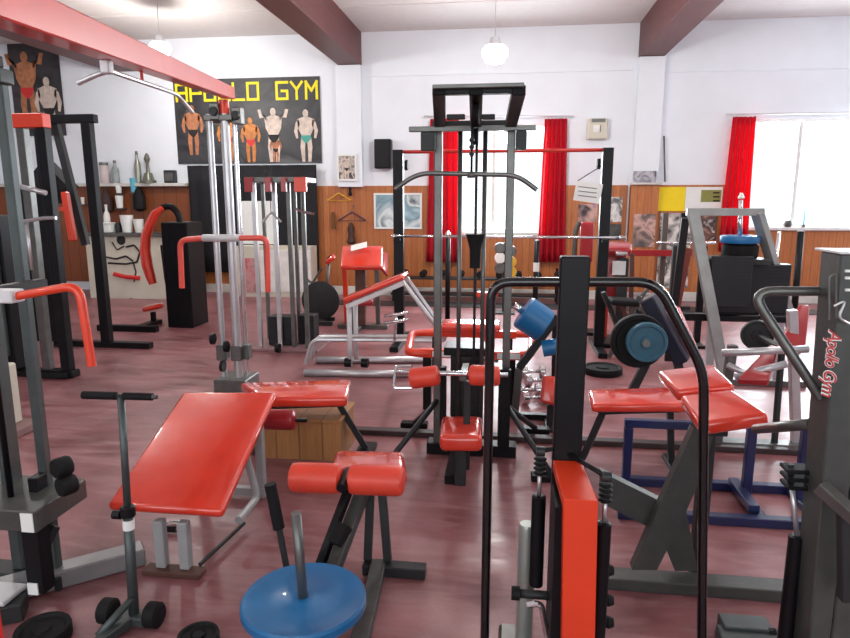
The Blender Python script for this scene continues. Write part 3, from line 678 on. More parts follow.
# curved silver bar under the beam
q = [at(78, 83, 2.0), at(107, 70, 2.0), at(168, 91, 2.75), at(178, 95, 2.9), at(193, 113, 2.95)]
MB().tube(q, .0085, .05, 12).build('curved_pull_bar', SIL, t, 'silver curved pull bar')
w_ = e0-dv*2.75; MB().bb(q[1].x-.016, q[1].x+.016, q[1].y-.015, q[1].y+.015, q[1].z-.012, q[1].z+.03, .004).build('bar_bracket', WHTM, t)
m_ = q[1].lerp(q[2], .5); MB().tube([m_, m_+V((.0, 0, .06))], .006, seg=8).build('bar_bracket', REDM, t)
# red bent handles
Z = at(220, 240, Y-.06).z
for (pa, pb, pc) in (((206, 238), (180, 240), (182, 288)), ((236, 238), (267, 238), (268, 292))):
    MB().tube([at(*pa, Y-.1), at(*pb, Y-.1), at(*pc, Y-.1)], .021, .06, 10).build('grip_handle', SALM, t, 'red bent handle')
MB().tube([at(203, 238, Y-.1), at(240, 238, Y-.1)], .028, seg=10).build('handle_sleeve', WHTM, t, 'white crossbar sleeve')

# silver sit-up bench with red pad
t = thing('incline_bench', 'silver tube bench with a sloping red pad on twin floor tubes', 'bench', on(370, 365))
near0, near1 = on(304, 373, .03), on(392, 374, .03); f0, f1 = on(316, 360, .03), on(432, 360, .03)
MB().tube([near0, near1+V((.3, .03, 0))], .032).build('floor_tube', SIL, t); MB().tube([f0, f1], .032).build('floor_tube', SIL, t)
Yb = 5.45
A, B = at(350, 296, Yb), at(405, 272, Yb)
MB().slab([A+V((-.03, -.16, 0)), B+V((0, -.16, 0)), B+V((0, .16, 0)), A+V((-.03, .16, 0))], .05, .018).build('bench_pad', VINYL, t)
MB().beam(A+V((0, -.13, -.075)), B+V((.02, -.13, -.075)), .04, .04).build('pad_rail', WHTM, t); MB().beam(A+V((0, .13, -.075)), B+V((.02, .13, -.075)), .04, .04).build('pad_rail', WHTM, t)
fx = at(352, 320, Yb).x
for dy in (-.1, .13): MB().tube([V((fx, Yb+dy, .06)), V((fx+.0, Yb+dy, A.z-.09))], .022).build('leg', WHTM, t)
for dy in (-.1, .13): MB().tube([V((B.x+.01, Yb+dy, B.z-.09)), V((B.x+.38, Yb+dy*.6, .3)), V((B.x+.05, Yb+dy*.6, .3)), V((fx-.35, Yb+dy*.6, .28)), V((fx-.42, Yb+dy*.6, .05))], .02, .08, 8).build('brace_tube', SIL, t)
for yy in (313, 320):
    MB().tube([at(384, yy+3, Yb-.15), at(408, yy, Yb-.15)], .014).build('foot_bar', CHR, t)
MB().tube([at(396, 316, Yb-.15), V((at(396, 316, Yb).x, Yb-.08, .3))], .014, seg=8).build('foot_bar_stem', CHR, t)
for px in (345, 362): MB().lathe(V((at(px, 348, Yb-.2).x, Yb-.1, .09)), [(.04, -.03), (.04, .03)], (1, 0, 0), 14).build('wheel', BLK, t)

# red preacher bench by the wall
Y = 7.3
t = thing('preacher_bench', 'red preacher curl bench with a white paper on its pad by the panelled wall', 'bench', (at(365, 330, Y).x, Y, 0))
MB().slab([at(340, 266, Y-.25), at(382, 266, Y-.25), at(383, 245, Y+.15), at(341, 245, Y+.15)], .07, .03).build('arm_pad', VINYL, t)
MB().slab([at(382, 268, Y-.1), at(389, 276, Y-.1), at(388, 252, Y+.1), at(381, 250, Y+.1)], .04, .015).build('side_pad', VINYLD, t)
for px in (345, 377): MB().beam(V((at(px, 290, Y).x, Y, at(px, 262, Y).z-.02)), V((at(px, 290, Y).x, Y+.05, .05)), .05, .05).build('leg', REDP if px < 350 else GRY, t)
MB().beam(V((at(361, 285, Y).x, Y, at(361, 262, Y).z-.02)), V((at(361, 285, Y).x, Y-.05, .05)), .12, .06).build('centre_post', BRN, t)
MB().slab([at(350, 300, Y-.5), at(373, 300, Y-.5), at(373, 295, Y-.2), at(350, 295, Y-.2)], .07, .025).build('seat', VINYLD, t)
MB().bb(at(338, 310, Y).x, at(388, 310, Y).x, Y-.05, Y+.1, 0, .05, .005).build('floor_bar', GRY, t)
MB().bb(at(361, 310, Y).x-.03, at(361, 310, Y).x+.03, Y-.5, Y-.05, 0, .05, .005).build('floor_rail', GRY, t)
MB().beam(V((at(361, 310, Y).x, Y-.35, .05)), V((at(361, 310, Y).x, Y-.35, .42)), .05, .05).build('seat_post', GRY, t)
p = at(363, 252, Y-.0)
pp = [at(351, 254, Y-.07), at(367, 250, Y-.04), at(367, 244.5, Y+.08), at(351, 248.5, Y+.05)]
tag(MB().slab([v+V((0, 0, .035)) for v in pp], .003, 0).build('paper_sheet', PAPER), 'white sheet of paper lying on the red preacher bench', 'paper')
# small red chair with chrome frame left of it
Y = 7.6
t = thing('exercise_bike', 'small old exercise bike with red saddle between the column machine and the preacher bench', 'exercise bike', (at(327, 310, Y).x, Y, 0))
MB().slab([at(324, 262, Y-.1), at(333, 255, Y-.1), at(334, 252, Y+.1), at(326, 258, Y+.1)], .06, .025).build('saddle', VINYL, t)
MB().tube([at(329, 262, Y), at(325, 300, Y)], .02).build('seat_post', GRY, t)
MB().tube([at(306, 278, Y), at(312, 284, Y), at(322, 268, Y)], .015, .05).build('handlebar', GRY, t)
MB().tube([at(314, 284, Y), at(318, 305, Y)], .02).build('front_post', GRY, t)
p = at(321, 300, Y); MB().lathe((p.x, Y-.02, .28), [(.02, -.02), (.2, -.02), (.24, -.01), (.24, .01), (.2, .02), (.02, .02)], (0, 1, 0), 20).build('flywheel', DRK, t)
MB().bb(at(308, 312, Y).x, at(336, 312, Y).x, Y-.2, Y-.14, 0, .05, .005).build('floor_bar', DRK, t); MB().bb(at(312, 312, Y).x, at(332, 312, Y).x, Y+.1, Y+.15, 0, .05, .005).build('floor_bar', DRK, t)
MB().bb(at(320, 312, Y).x, at(324, 312, Y).x, Y-.16, Y+.12, .02, .06, .005).build('floor_rail', DRK, t)

# low dumbbell rack along the wall
Y = 9.55
RKX = (at(392, 300, Y).x, at(560, 300, Y).x)
t = thing('dumbbell_rack', 'low dark dumbbell rack along the wall under the window', 'rack', ((RKX[0]+RKX[1])/2, Y, 0))
for z_ in (.12, .36): MB().bb(RKX[0], RKX[1], Y-.12, Y+.12, z_-.03, z_, .004).build('shelf', DRK, t)
for x in (RKX[0]+.05, (RKX[0]+RKX[1])/2, RKX[1]-.05): MB().bb(x-.02, x+.02, Y+.125, Y+.165, 0, .5, .003).build('upright', BLK, t)
for x in (RKX[0]+.05, RKX[1]-.05): MB().bb(x-.02, x+.02, Y-.15, Y-.12, 0, .36, .003).build('front_leg', BLK, t)
def dumbbell(p, label, ax=(0, 1, 0), r=.05, l=.1, m=BLKR, group=None, hm=CHR):
    ax = V(ax).normalized(); t = thing('dumbbell', label, 'dumbbell', (p[0], p[1], p[2]-r), group); c = V(p)
    MB().tube([c-ax*l*.6, c+ax*l*.6], .014, seg=8).build('handle', hm, t)
    for s in (-1, 1): MB().lathe(c+ax*s*l*.85, [(r*.8, -l*.28), (r, -l*.2), (r, l*.2), (r*.8, l*.28)], ax, 14).build('weight_head', m, t)
    return t
names = ['first', 'second', 'third', 'fourth', 'fifth', 'sixth', 'seventh', 'eighth', 'ninth']
d0 = dumbbell((RKX[0]+.2, Y, .41), 'black dumbbell on the top shelf of the low rack, leftmost')
for i in range(1, 9): dup(d0, (RKX[0]+.2+i*.285, Y, .36), 'black dumbbell on the top shelf of the low rack, %s from the left' % names[i], None)

# ---- right-hand back corner
# red seated machine behind the squat rack
Y = 6.9
t = thing('leg_extension_machine', 'red upholstered seated machine with white card on its grey column, beside the squat rack', 'exercise machine', (at(615, 330, Y).x, Y, 0))
MB().slab([at(605, 248, Y-.15), at(632, 248, Y-.15), at(632, 241, Y+.2), at(605, 241, Y+.2)], .08, .03).build('top_pad', VINYLD, t)
MB().slab([at(602, 300, Y-.02), at(626, 300, Y-.02), at(627, 252, Y+.02), at(602, 252, Y+.02)], .05, .02).build('back_pad', VINYLD, t)
MB().bb(at(614, 300, Y).x, at(624, 300, Y).x, Y-.16, Y-.05, .05, at(620, 258, Y-.1).z, .006).build('column', DRK, t)
p = at(619, 268, Y-.17); MB().bb(p.x-.065, p.x+.065, Y-.18, Y-.165, p.z-.07, p.z+.07).build('white_card', PAPER, t)
p = at(621, 253, Y-.15); MB().bb(p.x-.06, p.x+.06, Y-.2, Y-.1, p.z-.02, p.z+.015, .01).build('chrome_cap', CHR, t)
MB().bb(at(600, 330, Y).x, at(640, 330, Y).x, Y-.3, Y+.2, 0, .05, .01).build('base', BLK, t)
MB().beam(V((at(606, 300, Y).x, Y+.05, .05)), at(606, 290, Y+.05), .06, .05).build('rear_post', REDP, t)
# chrome lever tangle in front of it
for pts, m_ in (([(632, 318), (645, 290), (660, 282)], GRY), ([(630, 300), (640, 315), (655, 322)], DRK)):
    MB().tube([at(x, y, Y-.5) for x, y in pts], .02, .1).build('lever_tube', m_, t)
MB().beam(at(645, 306, Y-.5), V((at(645, 330, Y-.5).x, Y-.5, .02)), .05, .05).build('lever_post', GRY, t)
MB().bb(at(636, 340, Y-.5).x, at(650, 340, Y-.5).x, Y-.52, Y-.2, 0, .03, .005).build('foot_plate', DRK, t)
# red bar rack by the collage
Y = 7.6
t = thing('storage_rack', 'dark red and brown post rack in front of the photo collages', 'rack', (at(670, 320, Y).x, Y, 0))
MB().beam(at(628, 253, Y), at(692, 253, Y), .04, .07).build('cross_rail', VINYLD, t)
for px, m_, d_ in ((664, mat('dark_taupe_paint', (92, 80, 72), .5), 0), (682, BLK, .06)):
    p = at(px, 260, Y+d_); MB().bb(p.x-.03, p.x+.03, Y+.04+d_, Y+.1+d_, .0, at(px, 213, Y+d_).z, .004).build('post', m_, t)
MB().beam(at(688, 248, Y-.05), V((at(672, 322, Y-.05).x, Y-.05, .0)), .08, .06).build('slanted_post', mat('rust_red_paint', (120, 52, 42), .5), t)
MB().beam(V((at(632, 300, Y).x, Y, 0)), at(632, 253, Y), .05, .05).build('post', BRN, t)
MB().bb(at(655, 310, Y).x, at(690, 310, Y).x, Y-.02, Y+.04, at(670, 306, Y).z-.05, at(670, 306, Y).z, .005).build('lower_rail', DRK, t)
# leg press with silver A-frame
Y = 5.5
t = thing('leg_press', 'silver A-framed leg press with ribbed black weight panels near the right window', 'exercise machine', (at(735, 370, Y).x, Y, 0))
a0, a1 = at(693, 212, Y), at(757, 212, Y); LPM = mat('light_grey_steel', (160, 162, 160), .4, .3)
MB().beam(a0, V((at(722, 368, Y).x, Y-.1, .03)), .085, .06).build('frame_leg', LPM, t)
MB().beam(a1, V((at(793, 330, Y+.3).x, Y+.3, .4)), .085, .06).build('frame_leg', LPM, t)
MB().beam(a0+V((-.05, 0, 0)), a1+V((.05, 0, 0)), .06, .06).build('top_bar', LPM, t)
MB().beam(a0+V((-.03, .1, -.05)), V((at(672, 340, Y+.4).x, Y+.5, .04)), .06, .05).build('rear_leg', DRK, t)
MB().tube([V((at(740, 240, Y+.1).x, Y+.1, at(740, 258, Y+.1).z+.1)), at(741, 200, Y+.1)], .018).build('plate_pin', CHR, t)
MB().lathe(at(741, 199, Y+.1), [(.02, 0), (.026, .01), (.01, .05)], (0, 0, 1), 12).build('pin_cap', WHT, t)
zz = at(740, 258, Y+.1).z
MB().lathe((at(740, 250, Y+.1).x, Y+.1, zz+.002), [(.13, 0), (.14, .02), (.14, .1), (.12, .118)], (0, 0, 1), 24).build('black_drum', BLKR, t)
for i, (x0, x1, y0, y1, yy) in enumerate(((706, 752, 256, 306, 0), (716, 790, 264, 312, .12))):
    a, b = at(x0, y1, Y+yy), at(x1, y0, Y+yy)
    MB().bb(a.x, b.x, Y+yy-.05, Y+yy+.05, a.z, b.z, .008).build('weight_panel', STK, t)
MB().bb(at(704, 260, Y).x, at(770, 260, Y).x, Y-.02, Y+.22, zz-.05, zz, .006).build('plate_tray', DRK, t)
MB().bb(at(684, 314, Y).x, at(800, 314, Y).x, Y+.03, Y+.12, at(740, 318, Y).z-.04, at(740, 318, Y).z+.02, .01).build('cross_member', BLK, t)
for px in (712, 780): MB().beam(V((at(px, 330, Y+.1).x, Y+.1, 0)), V((at(px, 318, Y+.1).x, Y+.1, at(740, 318, Y).z)), .06, .06).build('leg', SIL, t)
MB().bb(at(700, 375, Y).x, at(800, 375, Y).x, Y-.14, Y-.07, 0, .05, .005).build('floor_bar', GRY, t)
tag(disc(MB(), (at(740, 240, Y+.1).x, Y+.1, zz+.155), .155, .06, (0, 0, 1)).build('weight_plate', BLU), 'blue weight plate lying flat on top of the leg press', 'weight plate')
# barbells leaning / posts right of it
Y = 7.2
for px, y0, y1, m_, label in ((775, 232, 265, CHR, 'short chrome bar leaning left of the black post near the right window'), (797, 231, 300, BLK, 'thin black post standing under the right window')):
    p, q = at(px, y1, Y), at(px+4, y0, Y); t = thing('storage_bar', label, 'bar', (p.x, Y, 0))
    MB().tube([V((p.x-.01, Y, 0.02)), q], .018 if px < 790 else .034).build('shaft', m_, t)
    MB().lathe((p.x-.01, Y, 0), [(.12, 0), (.12, .02), (.04, .04)], (0, 0, 1), 16).build('foot', m_, t)
t = thing('window_stick', 'thin pale teal stick standing on the right window sill', 'stick', (0, 0, 0)); 
p = V((at(803, 230, WY-.06).x, WY-.06, w2[2]-.0)); t.location = p
MB().tube([p, V((p.x, p.y, at(803, 209, WY-.06).z))], .01, seg=6).build('rod', CYAN, t); MB().lathe(p, [(.03, 0), (.03, .03)], seg=10).build('foot', GRY, t)
p = V((at(788, 222, WY-.06).x, WY-.06, w2[2])); tag(MB().lathe(p, [(.05, 0), (.06, .03), (.055, .09), (.02, .1)], seg=12).build('small_jar', GRY, None, None, p), 'small grey jar on the right window sill', 'jar')

# ------------------------------------------------------------------ middle ground
# lat pulldown tower
Y = 3.65; zt_ = at(475, 128, Y).z
lx, rx = at(438, 280, Y).x, at(508, 280, Y).x; mx = (lx+rx)/2
t = thing('lat_pulldown_machine', 'tall grey and black lat pulldown tower with red roller pads and red seat', 'exercise machine', (mx, Y, 0))
for x in (lx, rx): MB().bb(x-.022, x+.022, Y-.03, Y+.03, .06, zt_, .005).build('post', GRY, t)
for px in (459, 483): x = at(px, 280, Y+.02).x; MB().tube([V((x, Y+.02, .1)), V((x, Y+.02, zt_))], .013, seg=10).build('guide_rod', GRY, t)
for x, w in ((lx+.04, .035), (rx-.005, .07)): MB().bb(x-w/2, x+w/2, Y-.085, Y-.031, .08, at(440, 364, Y).z, .005).build('lower_cover', BLK, t)
# roof frame reaching toward the viewer
Yf = 2.98; zf = at(478, 87, Yf).z
for pa, pb in (((440, 128), (439, 90)), ((510, 128), (519, 90)), ((476, 128), (476, 90))):
    A, B = at(*pa, Y), at(*pb, Yf); MB().beam(A, B, .06 if pa[0] != 476 else .06, .045, bev=.004).build('roof_arm', BLK, t)
a, b = at(433, 86, Yf), at(524, 86, Yf)
MB().bb(a.x, b.x, Yf-.03, Yf+.0, zf-.008, zf+.01, .003).build('roof_front_plate', GRY, t)
MB().bb(a.x+.01, b.x-.01, Yf+.005, Yf+.06, zf-.026, zf+.0, .003).build('roof_front_beam', BLK, t)
MB().bb(lx-.03, rx+.03, Y-.05, Y+.05, zt_-.01, zt_+.035, .004).build('roof_rear_plate', DRK, t)
zb = at(470, 128.5, Y-.1).z
xa, xb = at(409, 128, Y-.1).x, at(536, 128, Y-.1).x
MB().bb(xa, xb, Y-.11, Y-.08, zb-.014, zb+.014, .003).build('cross_bar', GRY, t)
for x0, x1 in ((421, 435), (516, 527)): MB().bb(at(x0, 128, Y-.1).x, at(x1, 128, Y-.1).x, Y-.115, Y-.075, at(430, 151, Y-.1).z, zb-.015, .004).build('side_bracket', DRK, t)
for x0, x1 in ((447, 465), (482, 495)): q = at((x0+x1)/2, 117, Y-.3); MB().bb(at(x0, 117, Y-.3).x, at(x1, 117, Y-.3).x, Y-.32, Y-.28, q.z-.012, q.z+.012, .003).build('roof_tie', DRK, t)
for yy in (Y-.1, Yf+.15):
    x = at(476, 100, yy).x; z = zt_+(zf-zt_)*(Y-yy)/(Y-Yf); MB().lathe((x, yy, z-.07), [(.015, -.015), (.05, -.015), (.042, 0), (.05, .015), (.015, .015)], (1, 0, 0), 18).build('pulley', BLKR, t)
xc = at(476, 200, Y-.1).x
MB().tube([V((xc, Yf+.12, zf-.1)), V((xc, Yf+.12, at(476, 178, Yf+.12).z))], .006, seg=6).build('front_cable', BLK, t)
for k_ in range(3): MB().lathe((xc, Yf+.12, at(476, 140+k_*7, Yf+.12).z), [(.006, -.012), (.014, 0), (.006, .012)], seg=8).build('chain_link', DRK, t)
MB().tube([V((xc, Y-.1, .5)), V((xc, Y-.1, zt_-.07))], .008, seg=6).build('rear_cable', DRK, t)
q0, q1 = at(475, 234, Y-.1), at(475, 268, Y-.1)
MB().lathe(q1, [(.03, 0), (.032, .1), (.035, .12), (.055, q0.z-q1.z)], (0, 0, 1), 14).build('cable_stop', BLKR, t)
# stack
a, b = at(450, 408, Y+.02), at(482, 357, Y+.02)
MB().bb(a.x, b.x+.0, Y+.035, Y+.2, .1, b.z, .003).build('weight_stack', STK, t)
MB().bb(a.x-.04, b.x+.04, Y+.02, Y+.22, b.z+.002, b.z+.05, .004).build('stack_head', BLK, t)
MB().bb(lx-.06, rx+.07, Y-.05, Y+.06, 0, .07, .005).build('base_bar', BLK, t)
for s, x in ((-1, lx), (1, rx)):
    MB().tube([V((x, Y-.02, .33)), V((x+s*.26, Y-.32, .03))], .017).build('brace', DRK, t)
    MB().tube([V((x, Y+.05, .3)), V((x+s*.2, Y+.4, .03))], .017).build('brace', DRK, t)
    MB().bb(x+s*.2-.09, x+s*.2+.09, Y+.37, Y+.44, 0, .035, .004).build('rear_foot', BLK, t)
    MB().bb(x+s*.24-.09, x+s*.24+.09, Y-.36, Y-.29, 0, .035, .004).build('front_foot', BLK, t)
MB().bb(at(455, 450, Y).x-.02, at(455, 450, Y).x+.03, Y-.45, Y-.05, 0, .05, .004).build('seat_rail', BLK, t)
p = at(461, 436, 3.25); MB().bb(p.x-.03, p.x+.03, 3.19, 3.25, 0, p.z-.02, .004).build('seat_post', DRK, t)
MB().slab([at(439, 436, 3.1), at(482, 436, 3.1), at(482, 415, 3.45), at(441, 415, 3.45)], .09, .03, 4).build('seat', VINYL, t)
# roller pads
Yr = 3.3
r0, r1 = at(440, 374, Yr), at(468, 374, Yr)
MB().tube([at(396, 372, Yr), at(508, 375, Yr)], .014).build('roller_bar', CHR, t)
for A, B in ((at(410, 379, Yr), at(439, 375, Yr)), (at(469, 375, Yr), at(500, 376, Yr))):
    d = (B-A).normalized(); L_ = (B-A).length; mb = MB(); mb.lathe(A, [(.04, 0), (.052, .008), (.055, .02), (.055, L_-.02), (.052, L_-.008), (.04, L_)], d, 20); mb.build('roller_pad', FOAM, t)
MB().tube([at(412, 366, Yr), at(396, 366, Yr+.02), at(393, 388, Yr-.03), at(412, 388, Yr-.05)], .008, .02, 8).build('wire_bracket', CHR, t)
MB().bb(at(467, 375, Y).x-.02, at(467, 375, Y).x+.02, Yr+.0, Y-.09, at(467, 378, Yr).z-.02, at(467, 378, Yr).z+.015, .003).build('roller_arm', GRY, t)
x = at(467, 400, Yr).x; MB().bb(x-.018, x+.018, Yr-.015, Yr+.02, .05, at(467, 381, Yr).z, .003).build('roller_post', DRK, t)
MB().tube([V((xc, Yf+.12, at(476, 178, Yf+.12).z-.0)), V((xc, Yf+.12, at(476, 172, Yf+.12).z))], .02, seg=8).build('swivel', GRY, t)
yl = Yf+.12
tag(MB().tube([at(395, 189, yl), at(418, 173, yl), at(517, 175, yl), at(537, 190, yl)], .0115, .07, 10).build('lat_bar', GRY), 'bent-ended steel lat pull bar hanging from the tower cable', 'pull bar')

# red low bench frame behind the tower
t = thing('low_row_bench', 'low red tube bench frame with a red pad seen behind the lat tower', 'bench', (at(470, 350, 4.9).x, 4.9, 0))
z = .42; n0, n1, f1, f0 = on(408, 353, z), on(531, 355, z), on(533, 334, z), on(412, 333, z)
MB().tube([(n0+n1)/2+V((-.28, 0, 0)), n0, f0, (f0+f1)/2+V((-.2, 0, 0))], .03, .1, 10).build('frame_loop', REDP, t); MB().tube([(n0+n1)/2+V((.28, 0, 0)), n1, f1, (f0+f1)/2+V((.2, 0, 0))], .03, .1, 10).build('frame_loop', REDP, t)
c1, c2 = (n0+n1)/2, (f0+f1)/2
MB().bb(c1.x-.36, c1.x+.36, c1.y-.03, c1.y+.03, z-.03, z+.03, .005).build('cross_member', REDP, t); MB().bb(c2.x-.36, c2.x+.36, c2.y-.03, c2.y+.03, z-.03, z+.03, .005).build('cross_member', REDP, t)
MB().bb(c2.x-.25, c2.x+.23, c2.y-.12, c2.y+.12, z+.032, z+.1, .03, 3).build('seat_pad', VINYL, t)
for c in (c1, c2):
    for s in (-1, 1): MB().bb(c.x+s*.3-.03, c.x+s*.3+.03, c.y-.025, c.y+.025, 0, z-.032, .004).build('leg', BLK, t)
for s, w in ((-.17, .09), (.07, .08), (.28, .08)): MB().bb(c1.x+s-w, c1.x+s+w, c1.y-.035, c1.y-.031, z-.02, z+.02).build('white_strip', PAPER, t)  # thin white strips on the near cross member
t = thing('tall_red_lever', 'red upright lever post standing behind the lat tower', 'post', (at(487, 325, 6.0).x, 6.0, 0))
p = at(487, 297, 6.0); MB().bb(p.x-.04, p.x+.04, 5.97, 6.03, .02, p.z, .006).build('post', REDP, t); MB().bb(p.x-.12, p.x+.12, 5.9, 6.1, 0, .02, .004).build('foot_plate', DRK, t)
MB().bb(p.x-.1, p.x+.1, 5.96, 6.04, p.z, p.z+.05, .01).build('top_cap', REDP, t)
# slim black post with cable under the window
t = thing('slim_post', 'slim black post with chrome tip left of the guide rods', 'post', (at(448, 300, 7.6).x, 7.6, 0))
p = at(448, 236, 7.6); MB().tube([V((p.x, 7.6, .02)), p], .03).build('shaft', BLK, t); MB().lathe(p, [(.03, 0), (.035, .02), (.01, .06)], seg=10).build('tip', CHR, t); MB().lathe((p.x, 7.6, 0), [(.16, 0), (.16, .02), (.04, .03)], seg=18).build('foot', BLK, t)
t = thing('slim_post', 'slim black post with a white tape band below the right window curtain', 'post', (at(537, 300, 7.2).x, 7.2, 0))
p = at(537, 240, 7.2); MB().tube([V((p.x, 7.2, .02)), p], .03).build('shaft', BLK, t); q = at(537, 267, 7.2); MB().lathe((p.x, 7.2, q.z-.05), [(.034, 0), (.034, .1)], seg=12).build('tape_band', PAPER, t); MB().lathe((p.x, 7.2, 0), [(.16, 0), (.16, .02), (.04, .03)], seg=18).build('foot', BLK, t)
t = thing('wall_weights_rack', 'narrow rack of small grey and yellow discs under the window', 'rack', (at(505, 300, 8.6).x, 8.6, 0))
p = at(505, 243, 8.6); MB().bb(p.x-.02, p.x+.02, 8.61, 8.65, .02, p.z, .003).build('stand', DRK, t); MB().bb(p.x-.15, p.x+.15, 8.45, 8.75, 0, .02, .003).build('foot', DRK, t)
for px, py, m_ in ((500, 248, GRY), (500, 258, WHT), (500, 268, GRY), (511, 262, YELP), (511, 272, YELP), (511, 251, GRY)):
    q = at(px, py, 8.58); MB().lathe(q, [(.07, -.02), (.075, 0), (.07, .025)], (0, 1, 0), 16).build('disc', m_, t)
MB().bb(p.x-.08, p.x+.08, 8.6, 8.615, at(505, 272, 8.6).z-.01, p.z, .003).build('disc_plate', BRN, t)

# flat bench pad with wooden box and roller
t = thing('flat_bench', 'flat red padded bench standing over the wooden box', 'bench', (-1.15, 3.6, 0))
z = .42; c4 = [on(262, 398, z), on(347, 397, z), on(351, 379, z), on(240, 382, z)]
MB().slab(c4, .06, .02).build('bench_pad', VINYL, t)
MB().beam(c4[0].lerp(c4[3], .5)+V((.05, 0, -.085)), c4[1].lerp(c4[2], .5)+V((-.04, 0, -.085)), .06, .05).build('pad_rail', DRK, t)
rm = c4[1].lerp(c4[2], .5); 
MB().beam(rm+V((-.06, 0, -.11)), V((rm.x+.08, rm.y+.05, .03)), .04, .035).build('leg', DRK, t); 
MB().bb(rm.x+.03, rm.x+.13, rm.y-.14, rm.y+.16, 0, .03, .004).build('foot_bar', BLK, t)
lm = c4[0].lerp(c4[3], .5)
MB().beam(lm+V((-.0, .02, -.11)), V((lm.x-.04, lm.y+.06, 0)), .04, .04).build('leg', GRY, t)
a, b = on(256, 461), on(340, 459)
bz = .235
x0, x1 = a.x, at(342, 440, 3.45).x
t = thing('wooden_box', 'plywood box standing on the floor under the flat red bench', 'box', ((x0+x1)/2, 3.6, 0))
MB().bb(x0, x1, 3.42, 3.44, 0, bz, .002).build('front_board', BOXW, t); MB().bb(x0, x1, 3.74, 3.76, 0, bz, .002).build('rear_board', BOXW, t)
for xx in (x0, x1-.02): MB().bb(xx, xx+.02, 3.441, 3.739, 0, bz, .002).build('side_board', BOXW, t)
MB().bb(x0-.005, x1+.005, 3.41, 3.77, bz, bz+.018, .002).build('top_board', BOXW, t)

# big red incline board
t = thing('incline_board', 'big glossy red sloping sit-up board on pale grey legs', 'bench', (-1.4, 2.7, 0))
c4 = [on(106, 504, .3), on(222, 511, .3), on(276, 391, .54), on(183, 391, .54)]
MB().slab(c4, .045, .02, 4).build('board_pad', VINYL, t)
n = (c4[1]-c4[0]).cross(c4[3]-c4[0]).normalized()
under = -n*.048
def bp(u, v): return c4[0].lerp(c4[1], u).lerp(c4[3].lerp(c4[2], u), v)
for u in (.42, .63):
    MB().beam(bp(u, .08)+under-V((0, 0, .02)), bp(u, .92)+under-V((0, 0, .02)), .035, .04).build('under_rail', WHTM, t)
gm = mat('pale_grey_paint', (168, 170, 172), .4, .1)
for u in (.42, .63): q = bp(u, .02)+under; MB().bb(q.x-.021, q.x+.021, q.y-.02, q.y+.02, .025, q.z-.03, .004).build('front_leg', gm, t)
q = bp(.52, .02); MB().bb(q.x-.12, q.x+.13, q.y-.03, q.y+.035, 0, .025, .004).build('front_foot', BRN, t)
q = bp(.9, .62)+under; MB().tube([q+V((-.04, 0, -.02)), V((q.x+.02, q.y+.0, .1)), V((q.x+.02, q.y-.22, .1))], .018, .04, 10).build('side_tube', gm, t)
for u in (.2, .85): q = bp(u, .88)+under; MB().bb(q.x-.02, q.x+.02, q.y-.02, q.y+.02, 0, q.z-.03, .004).build('rear_leg', gm, t)
q = bp(.5, .88)+under; MB().bb(bp(.2, .88).x-.03, bp(.85, .88).x+.03, q.y-.02, q.y+.02, .02, .06, .003).build('rear_tie', gm, t)
A, B = at(262, 419, 3.12), at(296, 420, 3.12)
MB().tube([A+V((-.08, 0, 0)), B+V((.06, 0, 0))], .01, seg=8).build('roller_bar', BLK, t)
MB().beam(V((bp(.9, .62).x, bp(.9, .62).y-.1, .03)), V((bp(.63, .06).x+.05, bp(.63, .06).y, .03)), .015, .015).build('floor_stay', DRK, t)
MB().lathe(A, [(.04, 0), (.052, .01), (.055, .03), (.055, (B-A).length-.03), (.052, (B-A).length-.01), (.03, (B-A).length)], (B-A), 18).build('roller_pad', VINYLD, t)

# leg developer in front centre: red pad, twin rollers, plate peg
t = thing('leg_curl_bench', 'low grey bench with a red seat pad and twin red rollers, front centre', 'bench', (-.55, 2.2, 0))
z = .5
MB().slab([at(330, 470, 2.36), at(407, 471, 2.36), at(404, 450, 2.62), at(334, 449, 2.62)], .075, .03, 4).build('seat_pad', VINYL, t)
ry = 2.25; A, B = at(291, 477, ry), at(404, 481, ry); d = (B-A); L_ = d.length; M = A.lerp(B, .49)
for P_, Q_ in ((A, A.lerp(B, .455)), (A.lerp(B, .52), B)):
    l = (Q_-P_).length; MB().lathe(P_, [(.04, 0), (.054, .008), (.058, .03), (.058, l-.03), (.054, l-.008), (.04, l)], d, 24).build('roller_pad', FOAM, t)
MB().tube([A+d*.02, B-d*.02], .012).build('roller_bar', BLK, t)
MB().lathe(M, [(.018, -.07), (.022, -.05), (.022, .05), (.018, .06)], (0, 1, .1), 14).build('roller_bolt', BLK, t)
MB().beam(at(368, 478, 2.4), V((at(318, 590, 2.0).x, 1.98, .06)), .05, .045).build('main_strut', HAM, t)
MB().beam(at(350, 486, 2.3), V((at(330, 560, 2.1).x-.06, 2.05, .1)), .03, .035).build('roller_arm', BLK, t)
MB().beam(at(345, 525, 2.2), at(335, 545, 2.15), .05, .05).build('roller_stop', BLKR, t)
MB().beam(at(371, 478, 2.42), V((at(368, 575, 2.35).x, 2.35, .05)), .032, .03).build('rear_strut', DRK, t)
MB().beam(at(381, 478, 2.42), V((at(388, 572, 2.35).x, 2.35, .05)), .032, .03).build('rear_strut', DRK, t)
q = on(426, 575); MB().bb(at(368, 580, 2.33).x-.02, q.x, 2.31, 2.37, 0, .045, .004).build('foot_bar', DRK, t)
MB().beam(V((at(378, 575, 2.33).x, 2.36, .03)), V((at(352, 640, 1.75).x, 1.75, .03)), .06, .045).build('floor_rail', HAM, t)
pc = on(304, 599, .26)
MB().beam(V((pc.x, pc.y, .2)), V((at(340, 600, 1.95).x, 1.92, .06)), .045, .045).build('peg_arm', HAM, t)
pt = at(296, 513, pc.y-.0)
